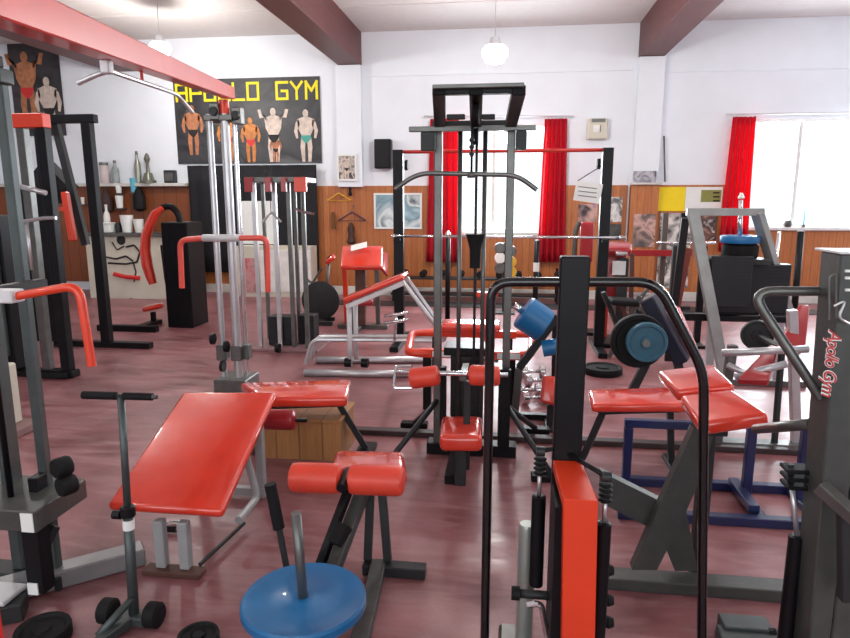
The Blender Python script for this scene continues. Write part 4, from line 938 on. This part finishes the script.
MB().tube([V((pc.x, pc.y, .2)), pt], .016).build('plate_peg', GRY, t, 'bare steel peg')
ha, hb, hc = at(270, 484, 2.05), at(279, 528, 2.05), at(287, 570, 2.05)
MB().tube([ha, hb], .021, seg=14).build('hand_grip', BLKR, t, 'black rubber grip'); MB().tube([hb, hc, V((hc.x+.03, 2.0, .1))], .012).build('grip_tube', DRK, t)
MB().beam(V((hc.x+.03, 2.0, .08)), V((at(340, 600, 1.95).x, 1.92, .06)), .03, .03).build('grip_link', DRK, t)
MB().bb(pc.x-.06, pc.x+.06, pc.y-.03, pc.y+.03, 0, .03, .004).build('peg_foot', DRK, t); MB().bb(pc.x-.02, pc.x+.02, pc.y-.02, pc.y+.02, .03, .178, .003).build('peg_leg', DRK, t)
mb = MB(); c = V((pc.x, pc.y, .232))
mb.lathe(c, [(.018, 0), (.184, 0), (.196, .008), (.196, .03), (.19, .038), (.184, .037), (.178, .034), (.05, .034), (.045, .037), (.018, .037)], (0, 0, 1), 48)
tag(mb.build('weight_plate', BLU, None, None, c), 'large blue weight plate lying flat on the steel peg, front centre', 'weight plate')

# T-handled stand
t = thing('t_handle_stand', 'small grey post stand with a black T-shaped handle, left foreground', 'stand', V((at(132, 608, 1.97).x, 1.97, 0)))
A, B = at(83, 395, 1.97), at(157, 397, 1.97); T_ = at(121, 397, 1.97); pb = on(134, 613, .045)
MB().tube([A.lerp(B, .0), A.lerp(B, .45)], .014, seg=12).build('hand_grip', BLKR, t); MB().tube([A.lerp(B, .55), A.lerp(B, .94)], .013, seg=12).build('hand_grip', BLKR, t)
MB().tube([A.lerp(B, .4), B], .008, seg=10).build('cross_tube', GRY, t)
m_ = T_.lerp(pb, .52)
MB().tube([T_, m_], .013).build('inner_tube', GRN, t); MB().tube([m_, pb], .018).build('outer_tube', GRN, t)
MB().lathe(m_, [(.022, -.02), (.026, -.015), (.026, .015), (.022, .02)], (pb-T_), 14).build('clamp_collar', BLK, t); MB().lathe(m_+V((-.035, -.01, -.01)), [(.016, -.014), (.016, .014)], (1, 0, 0), 12).build('clamp_knob', BLK, t)
MB().lathe(m_.lerp(pb, .12), [(.02, -.015), (.02, .02)], (pb-T_), 12).build('white_band', PAPER, t)
MB().bb(pb.x-.08, pb.x+.06, pb.y-.03, pb.y+.03, .01, .045, .005).build('base_plate', GRN, t)
MB().beam(V((pb.x+.0, pb.y, .03)), V((pb.x-.07, pb.y-.25, .03)), .035, .035).build('front_leg', GRN, t)
for s in (-.1, .075): MB().lathe((pb.x+s-.0, pb.y, .045), [(.035, -.028), (.045, -.02), (.045, .02), (.035, .028)], (1, 0, 0), 16).build('rubber_foot', BLKR, t)
MB().tube([pb+V((0, 0, .06)), pb+V((-.06, -.12, -.01))], .014).build('stay', GRN, t)

# floor plates in the foreground
pl0 = None
for i, (px, py, r, label) in enumerate(((44, 640, .09, 'black weight plate on the floor at the bottom left'), (199, 647, .07, 'black weight plate on the floor at the bottom edge, left of the blue plate'))):
    c = on(px, py); mb = disc(MB(), (c.x, c.y, .03), r, .05, (0, 0, 1)); o = mb.build('weight_plate', BLKR, None, None, (c.x, c.y, .005)); tag(o, label, 'weight plate')
    o.location.z = .0

# ------------------------------------------------------------------ near left cable tower
Y = 2.1
t = thing('near_cable_tower', 'tall dark grey cable tower cropped by the left picture edge, with black rollers', 'exercise machine', (at(40, 590, Y).x, Y, 0))
z = at(5, 84, Y).z; x = at(24, 300, Y).x
MB().bb(x-.014, x+.024, Y-.018, Y+.018, .06, z, .005).build('main_post', GRN, t)
x2 = at(-14, 300, Y).x; MB().bb(x2-.02, x2+.03, Y-.02, Y+.04, .06, z, .006).build('main_post', GRN, t)
MB().bb(x2-.02, x+.03, Y-.03, Y+.04, z, z+.05, .005).build('top_tie', GRN, t)
x3 = at(12, 465, Y-.12).x
MB().tube([V((x3-.02, Y-.12, .3)), V((x3-.02, Y-.12, 1.95))], .011).build('guide_rod', BLK, t)
MB().tube([V((x3-.085, Y-.12, .3)), V((x3-.085, Y-.12, 1.95))], .009).build('guide_rod', SIL, t)
MB().bb(x3-.12, x3+.02, Y-.14, Y+.04, 1.95, 1.99, .004).build('rod_cap', DRK, t)
zt1 = at(20, 492, Y-.12).z; zb1 = at(20, 532, Y-.2).z
MB().bb(x2-.1, at(34, 510, Y-.22).x, Y-.22, Y+.06, zt1-.1, zt1-.02, .005).build('carriage', HAM, t, 'hammered grey carriage box')
MB().bb(at(21, 515, Y-.22).x, at(33, 515, Y-.22).x, Y-.226, Y-.222, zt1-.095, zt1-.025).build('white_weld', PAPER, t)
MB().bb(at(22, 550, Y-.18).x, at(40, 550, Y-.18).x, Y-.18, Y-.12, .08, zt1-.102, .005).build('lower_post', BLK, t)
MB().bb(at(24, 566, Y-.19).x, at(34, 566, Y-.19).x, Y-.187, Y-.182, .08, .125).build('white_label', PAPER, t)
MB().beam(at(54, 525, Y-.05), at(36, 560, Y-.12), .05, .03).build('side_brace', DRK, t)
MB().bb(at(50, 500, Y).x-.02, at(54, 500, Y).x, Y-.08, Y-.02, at(50, 530, Y).z, at(50, 470, Y).z, .004).build('roller_plate', BLK, t)
for px, py in ((62, 467), (67, 485)): MB().lathe(at(px, py, Y-.1), [(.01, -.03), (.033, -.028), (.037, -.02), (.037, .02), (.033, .028), (.01, .03)], (.5, 1, 0), 22).build('rubber_roller', BLKR, t)
MB().tube([at(52, 472, Y-.08), at(62, 467, Y-.09)], .012, seg=8).build('roller_axle', DRK, t)
fa, fb = on(30, 585, .05), on(130, 552, .05)
MB().beam(V((fa.x-.1, fa.y-.04, .04)), V((fb.x+.05, fb.y+.02, .04)), .09, .075, bev=.006).build('floor_beam', mat('scuffed_silver_paint', (150, 150, 152), .35, .4), t, 'scuffed silver floor beam')
MB().beam(V((fa.x+.06, fa.y-.1, .035)), V((fa.x-.4, fa.y-.35, .035)), .09, .07, bev=.005).build('front_floor_beam', DRK, t)
q = on(8, 592, .09); MB().bb(q.x-.09, q.x+.03, q.y-.06, q.y+.06, .071, .09, .004).build('white_foot_plate', WHTM, t)
MB().bb(x2-.16, x+.05, Y-.05, Y+.05, 0, .06, .005).build('base_block', DRK, t)
A, B, C_ = at(17, 296, Y-.3), at(79, 285, Y-.3), at(92, 366, Y-.3)
MB().tube([A, B, C_], .0135, .05, 14).build('bent_handle', REDP, t, 'red bent press handle')
MB().bb(at(-25, 297, Y-.3).x, A.x+.005, Y-.33, Y-.27, A.z-.02, A.z+.02, .004).build('handle_block', WHTM, t, 'white handle block')
MB().bb(at(-25, 297, Y-.3).x, at(-14, 297, Y-.3).x, Y-.268, Y-.02, A.z-.02, A.z+.02, .004).build('handle_arm', DRK, t)
t = thing('pale_column_base', 'pale cream block on the floor at the left edge behind the cable tower', 'block', V((at(0, 395, 3.6).x, 3.6, 0)))
a, b = at(-14, 400, 3.6), at(9, 400, 3.6); MB().bb(a.x, b.x, 3.5, 3.7, .05, at(5, 366, 3.6).z, .01).build('block_body', WHEAT, t); MB().bb(a.x-.03, b.x+.1, 3.45, 3.75, 0, .05, .005).build('foot', mat('pinkish_foot', (150, 118, 116), .6), t)

# ------------------------------------------------------------------ right side, middle ground
# flat red bench
t = thing('flat_bench', 'narrow flat red bench left of the twin red thigh pads', 'bench', (.7, 3.5, 0))
z = .44; c4 = [on(592, 404, z), on(690, 404, z), on(690, 386, z), on(588, 389, z)]
MB().slab(c4, .05, .018).build('bench_pad', VINYL, t)
lm = c4[0].lerp(c4[3], .5); rm = c4[1].lerp(c4[2], .5)
MB().beam(lm+V((.05, 0, -.075)), rm+V((-.05, 0, -.075)), .05, .045).build('pad_rail', DRK, t)
MB().beam(lm+V((.07, 0, -.1)), V((lm.x-.03, lm.y+.05, .02)), .035, .035).build('leg', DRK, t)
MB().beam(rm+V((-.1, 0, -.1)), V((rm.x-.06, rm.y+.05, .02)), .035, .035).build('leg', DRK, t)
for q in (lm+V((-.03, .05, 0)), rm+V((-.06, .05, 0))): MB().bb(q.x-.025, q.x+.025, q.y-.15, q.y+.12, 0, .025, .004).build('foot_bar', BLK, t)
# blue frame
t = thing('blue_tube_frame', 'dark blue square tube frame standing under the red thigh pads', 'frame', (1.0, 3.15, 0))
Yf = 3.1; zt3 = at(660, 424, Yf).z
x0, x1 = on(624, 503).x, at(700, 424, Yf).x
MB().bb(x0-.02, x1, Yf-.02, Yf+.02, zt3-.02, zt3+.02, .004).build('top_rail', BLUD, t)
MB().bb(x0-.02, x0+.02, Yf-.02, Yf+.02, .0, zt3-.022, .004).build('leg', BLUD, t)
for Yr_, a, b in ((2.95, on(617, 517).x, on(800, 520).x+.1), (3.33, on(625, 487).x, on(790, 487).x)): MB().bb(a, b, Yr_-.025, Yr_+.025, .0, .045, .004).build('floor_rail', BLUD, t)
for px in (747, 801): q = at(px, 480, 3.2); MB().bb(q.x-.022, q.x+.022, 3.18, 3.22, 0, at(px, 425, 3.2).z, .004).build('leg', BLUD, t)
MB().beam(at(733, 481, 3.3)+V((0, 0, 0)), V((at(755, 512, 2.98).x, 2.99, .06)), .05, .04).build('diagonal_tie', BLUD, t)
q = at(747, 484, 3.2); MB().bb(q.x-.02, q.x+.02, 2.98, 3.3, .0, .04, .004).build('side_rail', BLUD, t); q = at(801, 484, 3.2); MB().bb(q.x-.02, q.x+.02, 2.98, 3.3, .0, .04, .004).build('side_rail', BLUD, t); MB().bb(x0-.02, x0+.02, 2.98, 3.3, .0, .04, .004).build('side_rail', BLUD, t)
# hyperextension bench: two thigh pads on crossed plates
t = thing('hyperextension_bench', 'grey crossed-plate hyperextension bench with two glossy red thigh pads', 'bench', (.65, 2.4, 0))
A = [at(676, 390, 2.46), at(735, 384, 2.46), at(714, 363, 2.72), at(657, 370, 2.72)]
B = [at(699, 424, 2.2), at(770, 413, 2.2), at(733, 388, 2.43), at(679, 394, 2.43)]
MB().slab(A, .05, .018, 4).build('thigh_pad', VINYL, t); MB().slab(B, .055, .02, 4).build('thigh_pad', VINYL, t)
am, bm_ = (A[0]+A[2])/2, (B[0]+B[2])/2
MB().beam(am+V((0, 0, -.075)), bm_+V((0, -.04, -.085)), .07, .04).build('pad_support', DRK, t)
jn = at(668, 500, 2.35)
def flat(pts, th, m_, nm): MB().poly(pts, V((0, th, 0))).build(nm, m_, t)
flat([at(694, 428, 2.33), at(716, 428, 2.33), at(700, 480, 2.33), at(686, 512, 2.33), at(657, 570, 2.33), at(632, 570, 2.33), at(660, 505, 2.33)], .05, HAM, 'long_plate')
flat([at(601, 472, 2.385), at(664, 503, 2.385), at(686, 510, 2.385), at(698, 571, 2.385), at(675, 571, 2.385), at(660, 533, 2.385), at(601, 503, 2.385)], .05, HAM, 'crossing_plate')
fx0, fx1 = at(606, 585, 2.38).x, at(803, 590, 2.38).x
MB().bb(fx0, fx1, 2.34, 2.43, .0, .05, .004).build('floor_beam', HAM, t)
MB().bb(am.x-.0, am.x+.05, 2.44, 2.49, .0, am.z-.09, .004).build('rear_post', DRK, t)
# black crossbar reaching left from the crossing plate end
t2 = None

# blue and black plate machine centre right
Y = 4.7
t = thing('plate_loaded_machine', 'dark plate-loaded lever machine with a navy slanted back and ribbed red pad edge', 'exercise machine', (at(660, 380, Y).x, Y, 0))
MB().beam(at(648, 298, Y+.05), at(683, 362, Y-.05), .16, .1, bev=.01).build('slanted_back', NAVY, t)
MB().beam(at(673, 307, Y+.1), at(693, 352, Y), .11, .06, bev=.02).build('side_pad', VINYL, t)
MB().beam(at(655, 345, Y+.1), V((at(632, 395, Y).x, Y+.1, .04)), .05, .06).build('leg', DRK, t); MB().beam(at(675, 350, Y+.1), V((at(690, 385, Y).x, Y+.1, .04)), .05, .06).build('leg', DRK, t)
MB().bb(at(610, 390, Y).x, at(700, 390, Y).x, Y+.05, Y+.15, 0, .045, .005).build('floor_bar', BLK, t)
c = at(645, 342, Y-.35); MB().tube([c+V((0, .5, -.05)), c+V((0, -.05, 0))], .025).build('plate_pin', GRY, t, 'steel plate pin')
tag(disc(MB(), c+V((.01, .0, .0)), .135, .055, (0, 1, 0), .028).build('weight_plate', mat('dull_blue_plate', (52, 100, 122), .5), None, None, c-V((0, 0, .145))), 'dull blue round weight plate facing the viewer on the lever machine', 'weight plate')
tag(disc(MB(), c+V((-.03, .08, -.01)), .185, .06, (0, 1, 0), .06).build('weight_plate', BLKR, None, None, c-V((0, 0, .18))), 'larger black weight plate right behind the dull blue one', 'weight plate')
# dark plates lying left of it
c = on(603, 362, .1); tag(disc(MB(), (c.x, c.y, .03), .17, .06, (0, 0, 1), .03).build('weight_plate', BLKR), 'black weight plate lying on the floor by the squat rack foot', 'weight plate')
# blue barrel weights on slanted arm
Y = 4.32
t = thing('lever_row_machine', 'dark slanted lever machine carrying blue weights between lat tower and black step panel', 'exercise machine', (at(540, 400, Y).x, Y, 0))
A, B = at(545, 330, Y), at(519, 368, Y)
MB().beam(A+V((.08, 0, .1)), B, .06, .05).build('lever_arm', DRK, t)
MB().beam(B, V((B.x-.02, Y, .03)), .05, .05).build('front_post', GRY, t); MB().bb(B.x-.04, at(560, 400, Y).x, Y-.03, Y+.03, 0, .04, .004).build('floor_bar', BLK, t)
MB().beam(V((at(556, 380, Y).x, Y, .04)), at(556, 320, Y), .05, .05).build('rear_post', BLK, t)
MB().slab([at(541, 402, Y-.25), at(557, 406, Y-.25), at(557, 376, Y-.18), at(543, 375, Y-.18)], .06, .02).build('chest_pad', VINYL, t, 'small upright red pad')
MB().beam(at(550, 404, Y-.17), V((at(550, 410, Y-.15).x, Y-.16, .02)), .04, .04).build('pad_post', DRK, t); MB().bb(at(550, 410, Y).x-.04, at(550, 410, Y).x+.04, Y-.26, Y-.031, 0, .02, .003).build('pad_foot', DRK, t)
ax = V((.75, 0, -.5)).normalized(); c = at(534, 319, Y-.1)
mb = MB(); mb.lathe(c-ax*.09, [(.03, 0), (.105, 0), (.115, .012), (.115, .17), (.105, .18), (.03, .18)], ax, 24)
tag(mb.build('barrel_weight', BLU), 'tilted blue drum weight on the dark lever arm, centre right', 'weight')
MB().tube([c-ax*.16, c-ax*.091], .022, seg=10).build('weight_pin', CHR, t)
c = at(550, 349, Y-.1); mb = MB(); mb.lathe(c-V((.05, 0, 0)), [(.03, 0), (.055, 0), (.055, .1), (.03, .1)], (1, 0, .2), 18); tag(mb.build('barrel_weight', BLU), 'small blue weight low beside the black step panel', 'weight')
MB().bb(c.x-.02, c.x+.1, Y-.04, Y-.02, c.z-.02, c.z+.02, .003).build('weight_bracket', GRY, t)
# chrome dumbbells on the floor
d0 = None
for i, (px, py, label) in enumerate(((533, 377, 'chrome dumbbell on the floor right of the lat tower, farthest of four'), (537, 386, 'chrome dumbbell on the floor right of the lat tower, second farthest'), (528, 396, 'chrome dumbbell on the floor right of the lat tower, second nearest'), (535, 404, 'chrome dumbbell on the floor right of the lat tower, nearest of four'))):
    c = on(px, py); 
    if i == 0: d0 = dumbbell((c.x, c.y, .05), label, (1, .15, 0), .05, .09, CHR, 'chrome dumbbells on the floor')
    else: dup(d0, (c.x, c.y, 0), label, .15*(i % 2))
# right: red seat machine behind the big post
Y = 3.9
t = thing('hack_squat_machine', 'dark red padded machine with grey tubes behind the lettered grey post', 'exercise machine', (at(770, 390, Y).x, Y, 0))
MB().slab([at(779, 345, Y), at(806, 350, Y), at(811, 304, Y+.25), at(800, 304, Y+.25)], .06, .015).build('back_pad', VINYLD, t)
MB().slab([at(738, 378, Y-.2), at(770, 380, Y-.2), at(779, 346, Y+.15), at(770, 344, Y+.15)], .05, .015).build('seat_pad', VINYLD, t)
for a, b, r in (((722, 353), (808, 349), .022), ((735, 377), (786, 364), .022), ((728, 365), (760, 380), .018)): MB().tube([at(*a, Y-.1), at(*b, Y-.1)], r).build('frame_tube', SIL, t)
MB().beam(at(792, 310, Y+.1), V((at(806, 425, Y).x, Y+.1, .03)), .05, .05).build('rear_post', SIL, t); MB().beam(at(733, 345, Y+.05), V((at(722, 415, Y).x, Y+.05, .03)), .05, .05).build('front_post', GRY, t)
MB().bb(at(715, 415, Y).x, at(815, 415, Y).x, Y+.02, Y+.12, 0, .04, .004).build('floor_bar', GRY, t)
c = at(757, 335, Y+.5); mb = disc(MB(), c, .1, .05, (.3, 1, 0)); tag(mb.build('weight_plate', DRK), 'dark grey weight plate behind the grey tubes at the right', 'weight plate')
MB().tube([c+V((0, .03, 0)), V((c.x, Y+.1, c.z)), V((c.x, Y+.07, .04))], .02, .02).build('plate_post', DRK, t)

# ------------------------------------------------------------------ foreground right
# stepper
Y = 1.75
t = thing('stepper_machine', 'black stepper with tall upright panel, bent handrail and bright orange-red column', 'exercise machine', (at(572, 700, Y).x, Y, 0))
L_, T1, T2, T3, R0 = at(487, 430, Y), at(491, 282, Y), at(657, 282, Y), at(704, 372, Y), at(704, 500, Y)
MB().tube([V((L_.x+.005, Y, .05)), T1, T2, T3, V((at(703, 638, Y).x+.01, Y, .05))], .0135, .055, 16).build('handrail', BLKG, t, 'glossy black bent handrail')
px0, px1 = at(556, 360, Y).x, at(585, 360, Y).x
MB().bb(px0, px1, Y-.025, Y+.025, .05, at(572, 256, Y).z, .004).build('upright_panel', BLK, t)
Yr_ = 1.52; a, b = at(561, 560, Yr_), at(595, 560, Yr_); zc1 = at(580, 500, Yr_).z; zc2 = at(570, 462, Y-.04).z
MB().hexa([V((a.x+.02, Yr_, .05)), V((b.x+.02, Yr_, .05)), V((b.x+.02, Yr_+.05, .05)), V((a.x+.02, Yr_+.05, .05)), V((a.x, Yr_, zc1)), V((b.x, Yr_, zc1)), V((b.x, Yr_+.05, zc1)), V((a.x, Yr_+.05, zc1))], .002).build('red_column', REDP, t, 'bright orange-red column')
MB().slab([V((a.x, Yr_, zc1)), V((b.x, Yr_, zc1)), V((px1, Y-.03, zc2)), V((px0, Y-.03, zc2))], .03, .002, 1).build('column_shoulder', REDP, t)
MB().bb(px0-.0, a.x+.04, Yr_+.055, Y-.03, .05, zc1-.05, .003).build('column_side', BLK, t)
for px, py0, py1, YY, nm in ((539, 495, 586, 1.72, 0), (604, 522, 640, 1.6, 1)):
    p0, p1 = at(px, py0, YY), at(px+1, py1, YY)
    MB().lathe((p0.x, YY, p1.z), [(.012, 0), (.02, .004), (.02, p0.z-p1.z-.004), (.012, p0.z-p1.z)], (0, 0, 1), 16).build('shock_cylinder', BLK, t)
    pk = at(px, py0-22, YY); MB().tube([V((p0.x, YY, p0.z)), V((p0.x, YY, pk.z))], .006, seg=8).build('shock_rod', SIL, t)
    for k_ in range(4): MB().lathe((p0.x, YY, pk.z+k_*.014), [(.012, -.005), (.019, 0), (.012, .005)], (0, 0, 1), 14).build('spring_coil', BLKR, t)
    MB().tube([V((p0.x, YY, pk.z+.065)), V((px0+.03, Y, pk.z+.07))], .007, seg=8).build('pivot_rod', BLK, t)
    MB().lathe((p0.x, YY, pk.z+.065), [(.014, -.012), (.014, .012)], (1, 0, 0), 12).build('pivot_bolt', DRK, t)
q0, q1 = at(519, 523, 1.8), at(535, 640, 1.8)
MB().lathe(((q0.x+q1.x)/2-.005, 1.8, .05), [(.024, 0), (.026, .01), (.026, q0.z-.06), (.022, q0.z-.05)], (0, 0, 1), 20).build('resistance_cylinder', mat('brushed_cylinder', (172, 178, 172), .3, .5), t, 'pale brushed cylinder')
q = at(540, 595, 1.7); MB().tube([V((q.x-.07, 1.7, q.z)), V((q.x+.06, 1.7, q.z))], .013, seg=10).build('linkage_bar', DRK, t); MB().lathe((q.x-.07, 1.7, q.z), [(.02, -.012), (.02, .012)], (1, 0, 0), 14).build('linkage_bolt', BLKR, t)
MB().tube([at(527, 605, 1.66), at(541, 603, 1.66), at(548, 640, 1.66)], .009, .03, 10).build('bent_link', CHR, t)
MB().bb(L_.x-.03, R0.x+.03, Y-.03, Y+.06, 0, .05, .005).build('base_frame', BLK, t)
MB().bb(px0-.06, px1+.06, 1.42, Y-.03, 0, .05, .005).build('base_rail', BLK, t)
q = at(512, 633, 1.7); MB().bb(q.x-.04, q.x+.03, 1.55, 1.9, .1, .14, .01).build('foot_pedal', GRY, t)
for yy in (570, 600, 622): q = at(608, yy, 1.66); MB().lathe(q, [(.012, -.015), (.018, 0), (.012, .015)], (1, 0, 0), 10).build('linkage_nut', BLKR, t)

# big lettered post machine at the right edge
Y = 1.62
t = thing('lettered_post_machine', 'thick grey machine post with red Apollo Gym script at the right edge', 'exercise machine', (at(832, 640, Y).x, Y, 0))
xl, xr = at(820, 400, Y).x, at(862, 400, Y).x; zt8 = at(830, 254, Y).z
MB().hexa([V((xl+.055, Y-.0, .05)), V((xr+.0, Y, .05)), V((xr, Y+.1, .05)), V((xl+.055, Y+.1, .05)), V((xl+.008, Y, zt8)), V((xr, Y, zt8)), V((xr, Y+.1, zt8)), V((xl+.008, Y+.1, zt8))], .004).build('main_post', HAM, t)
MB().bb(xl+.004, xr+.1, Y-.003, Y+.125, zt8, zt8+.006, .001).build('top_cap', WHTM, t)
MB().bb(xr+.002, xr+.1, Y, Y+.12, .05, zt8, .004).build('side_plate', HAM, t)
A, B, C_ = at(815, 291, Y+.1), at(750, 291, Y+.1), at(812, 398, Y+.05)
MB().tube([A+V((.03, 0, 0)), B, C_+V((.02, 0, 0))], .0125, .06, 14).build('loop_handle', GRY, t, 'grey steel loop handle')
MB().tube([at(756, 429, 2.1), at(812, 424, 1.74)], .016).build('pad_tube', GRY, t)
MB().tube([at(829, 320, Y-.012), at(829, 276, Y-.012), at(836, 274, Y-.012), at(836, 318, Y-.012)], .003, .01, 8).build('wire_hook', GRY, t)
MB().tube([at(834, 306, Y-.014), at(846, 300, Y-.014), at(838, 318, Y-.014), at(850, 324, Y-.014)], .003, .02, 8).build('wire_hook', SIL, t)
for yy in (271, 278, 290): q = at(849, yy, Y-.004); MB().bb(q.x-.008, q.x+.03, Y-.006, Y-.0, q.z-.003, q.z+.003).build('scale_mark', PAPER, t)
fc = bpy.data.curves.new('script', 'FONT'); fc.body = 'Apollo Gym'; fc.size = .046; fc.shear = .45; fc.extrude = .0008; fc.align_x = 'CENTER'; fc.align_y = 'CENTER'; fc.space_character = .9
def script_mesh(off, ext):
    fc.offset = off; fc.extrude = ext; tmp = bpy.data.objects.new('tmp', fc); me = bpy.data.meshes.new_from_object(tmp); bpy.data.objects.remove(tmp); return me
q = at(831, 363, Y-.003)
zl = at(831, 331, Y).z-at(831, 399, Y).z
for off, ext, m_, nm, dy in ((.0022, .0006, PAPER, 'lettering_outline', -.001), (0.0003, .0012, PINK, 'lettering', -.0022)):
    me = script_mesh(off, ext); w_ = max(v.co.x for v in me.vertices)-min(v.co.x for v in me.vertices); s_ = zl/w_
    for v in me.vertices:
        x_, y_, z_ = v.co*s_; v.co = V((y_*1.15, -z_*.5+dy-.001, -x_)) + V((q.x, Y, q.z)) - t.location
    o = bpy.data.objects.new(nm, me); me.materials.append(m_); col.objects.link(o); o.parent = t
p0 = at(793, 535, Y+.1); MB().lathe((p0.x+.01, Y+.1, .12), [(.012, 0), (.02, .004), (.02, p0.z-.124), (.012, p0.z-.12)], (0, 0, 1), 16).build('shock_cylinder', BLK, t)
pk = at(792, 488, Y+.1); MB().tube([V((p0.x+.01, Y+.1, p0.z)), V((pk.x, Y+.1, pk.z))], .007, seg=8).build('shock_rod', SIL, t)
for k_ in range(3): q = at(791, 484-k_*8, Y+.1); MB().bb(q.x-.02, q.x+.045, Y+.07, Y+.125, q.z-.006, q.z+.006, .003).build('stack_plate', BLKR, t)
MB().tube([at(791, 487, Y+.1), at(791, 464, Y+.1)], .008, seg=8).build('stack_pin', DRK, t)
MB().beam(at(820, 486, Y-.03), at(858, 520, Y-.1), .04, .03).build('arm_bracket', GRY, t); MB().beam(at(845, 510, Y-.06), at(846, 600, Y-.06), .03, .03).build('bracket_leg', DRK, t)
MB().bb(xl-.08, xr+.16, Y-.06, Y+.2, 0, .05, .005).build('base_plate', GRN, t)
q = on(782, 626, .06); MB().bb(q.x-.035, xl-.0, q.y-.03, q.y+.05, .0, .06, .004).build('foot_block', GRN, t); MB().lathe((q.x-.04, q.y-.02, .045), [(.016, -.012), (.016, .012)], (1, 0, 0), 12).build('foot_bolt', BLKR, t)
MB().bb(q.x+.02, xl-.02, Y+.0, q.y+.0, .0, .049, .004).build('foot_link', GRN, t)

# chrome stirrup handle on the floor beyond the incline board
c = on(166, 533); t = thing('cable_stirrup', 'small chrome stirrup handle on the floor under the big red sloping board', 'handle', c)
MB().tube([c+V((-.05, 0, .02)), c+V((.05, 0, .02))], .014, seg=10).build('grip', BLKR, t); MB().tube([c+V((-.05, 0, .02)), c+V((-.03, .09, .01)), c+V((.03, .09, .01)), c+V((.05, 0, .02))], .005, .02, 8).build('loop', CHR, t)

# red padded column machine just right of the window, behind the rack
Y = 7.3
t = thing('padded_column_machine', 'upright dark red pad and grey column standing behind the hanging white card', 'exercise machine', (at(582, 310, Y).x, Y, 0))
a, b = at(579, 262, Y), at(594, 222, Y); MB().bb(a.x, b.x, Y-.05, Y+.03, a.z, b.z, .02, 3).build('back_pad', VINYLD, t)
MB().bb((a.x+b.x)/2-.03, (a.x+b.x)/2+.03, Y+.035, Y+.09, .04, b.z-.05, .004).build('rear_column', GRY, t)
x = at(573, 250, Y).x; MB().tube([V((x, Y, .04)), V((x+.02, Y, at(574, 230, Y).z)), V((x+.06, Y, at(577, 222, Y).z))], .028, .05).build('lever_tube', GRY, t)
MB().bb(x-.1, b.x+.1, Y-.1, Y+.15, 0, .04, .005).build('base_plate', BLK, t)
t = thing('folded_bench', 'dark folded bench frame with crossed grey legs behind the blue-plate machine', 'bench', (at(615, 320, 6.04).x, 6.04, 0))
for pa, pb, m_ in (((603, 292), (634, 336), DRK), ((640, 296), (612, 340), GRY), ((618, 300), (650, 332), BRN)):
    A = at(*pa, 6.04); B = at(*pb, 6.04); MB().beam(V((A.x, 6.04, max(A.z, .05))), V((B.x, 6.04+.1, .02)), .04, .04).build('crossed_leg', m_, t)
A, B = at(612, 300, 5.95), at(640, 302, 5.95); MB().slab([A, B, B+V((0, .25, .0)), A+V((0, .25, 0))], .05, .015).build('bench_pad', BLKR, t)
MB().slab([at(642, 325, 6.0), at(654, 322, 6.0), at(655, 312, 5.95), at(643, 314, 5.95)], .05, .015).build('red_end_pad', VINYLD, t)
MB().beam(at(648, 326, 6.1), V((at(648, 326, 6.1).x, 6.1, 0)), .04, .04).build('pad_post', DRK, t)
MB().beam(V((at(648, 326, 6.1).x, 6.1, .03)), V((at(625, 326, 6.14).x, 6.12, .03)), .04, .04).build('floor_rail', DRK, t)
Y = 6.9
t = thing('rear_bar_stand', 'thin grey bar on short black stand legs behind the silver leg press', 'stand', (at(690, 320, Y).x, Y, 0))
for px in (676, 704): p = at(px, 246, Y); MB().bb(p.x-.03, p.x+.03, Y-.03, Y+.03, .03, p.z, .004).build('leg', BLK if px > 680 else DRK, t)
MB().tube([at(656, 243, Y), at(716, 243, Y)], .014).build('steel_bar', CHR, t)
for px in (676, 704): p = at(px, 246, Y); MB().bb(p.x-.04, p.x+.04, Y-.2, Y+.2, 0, .03, .004).build('foot', BLK, t)
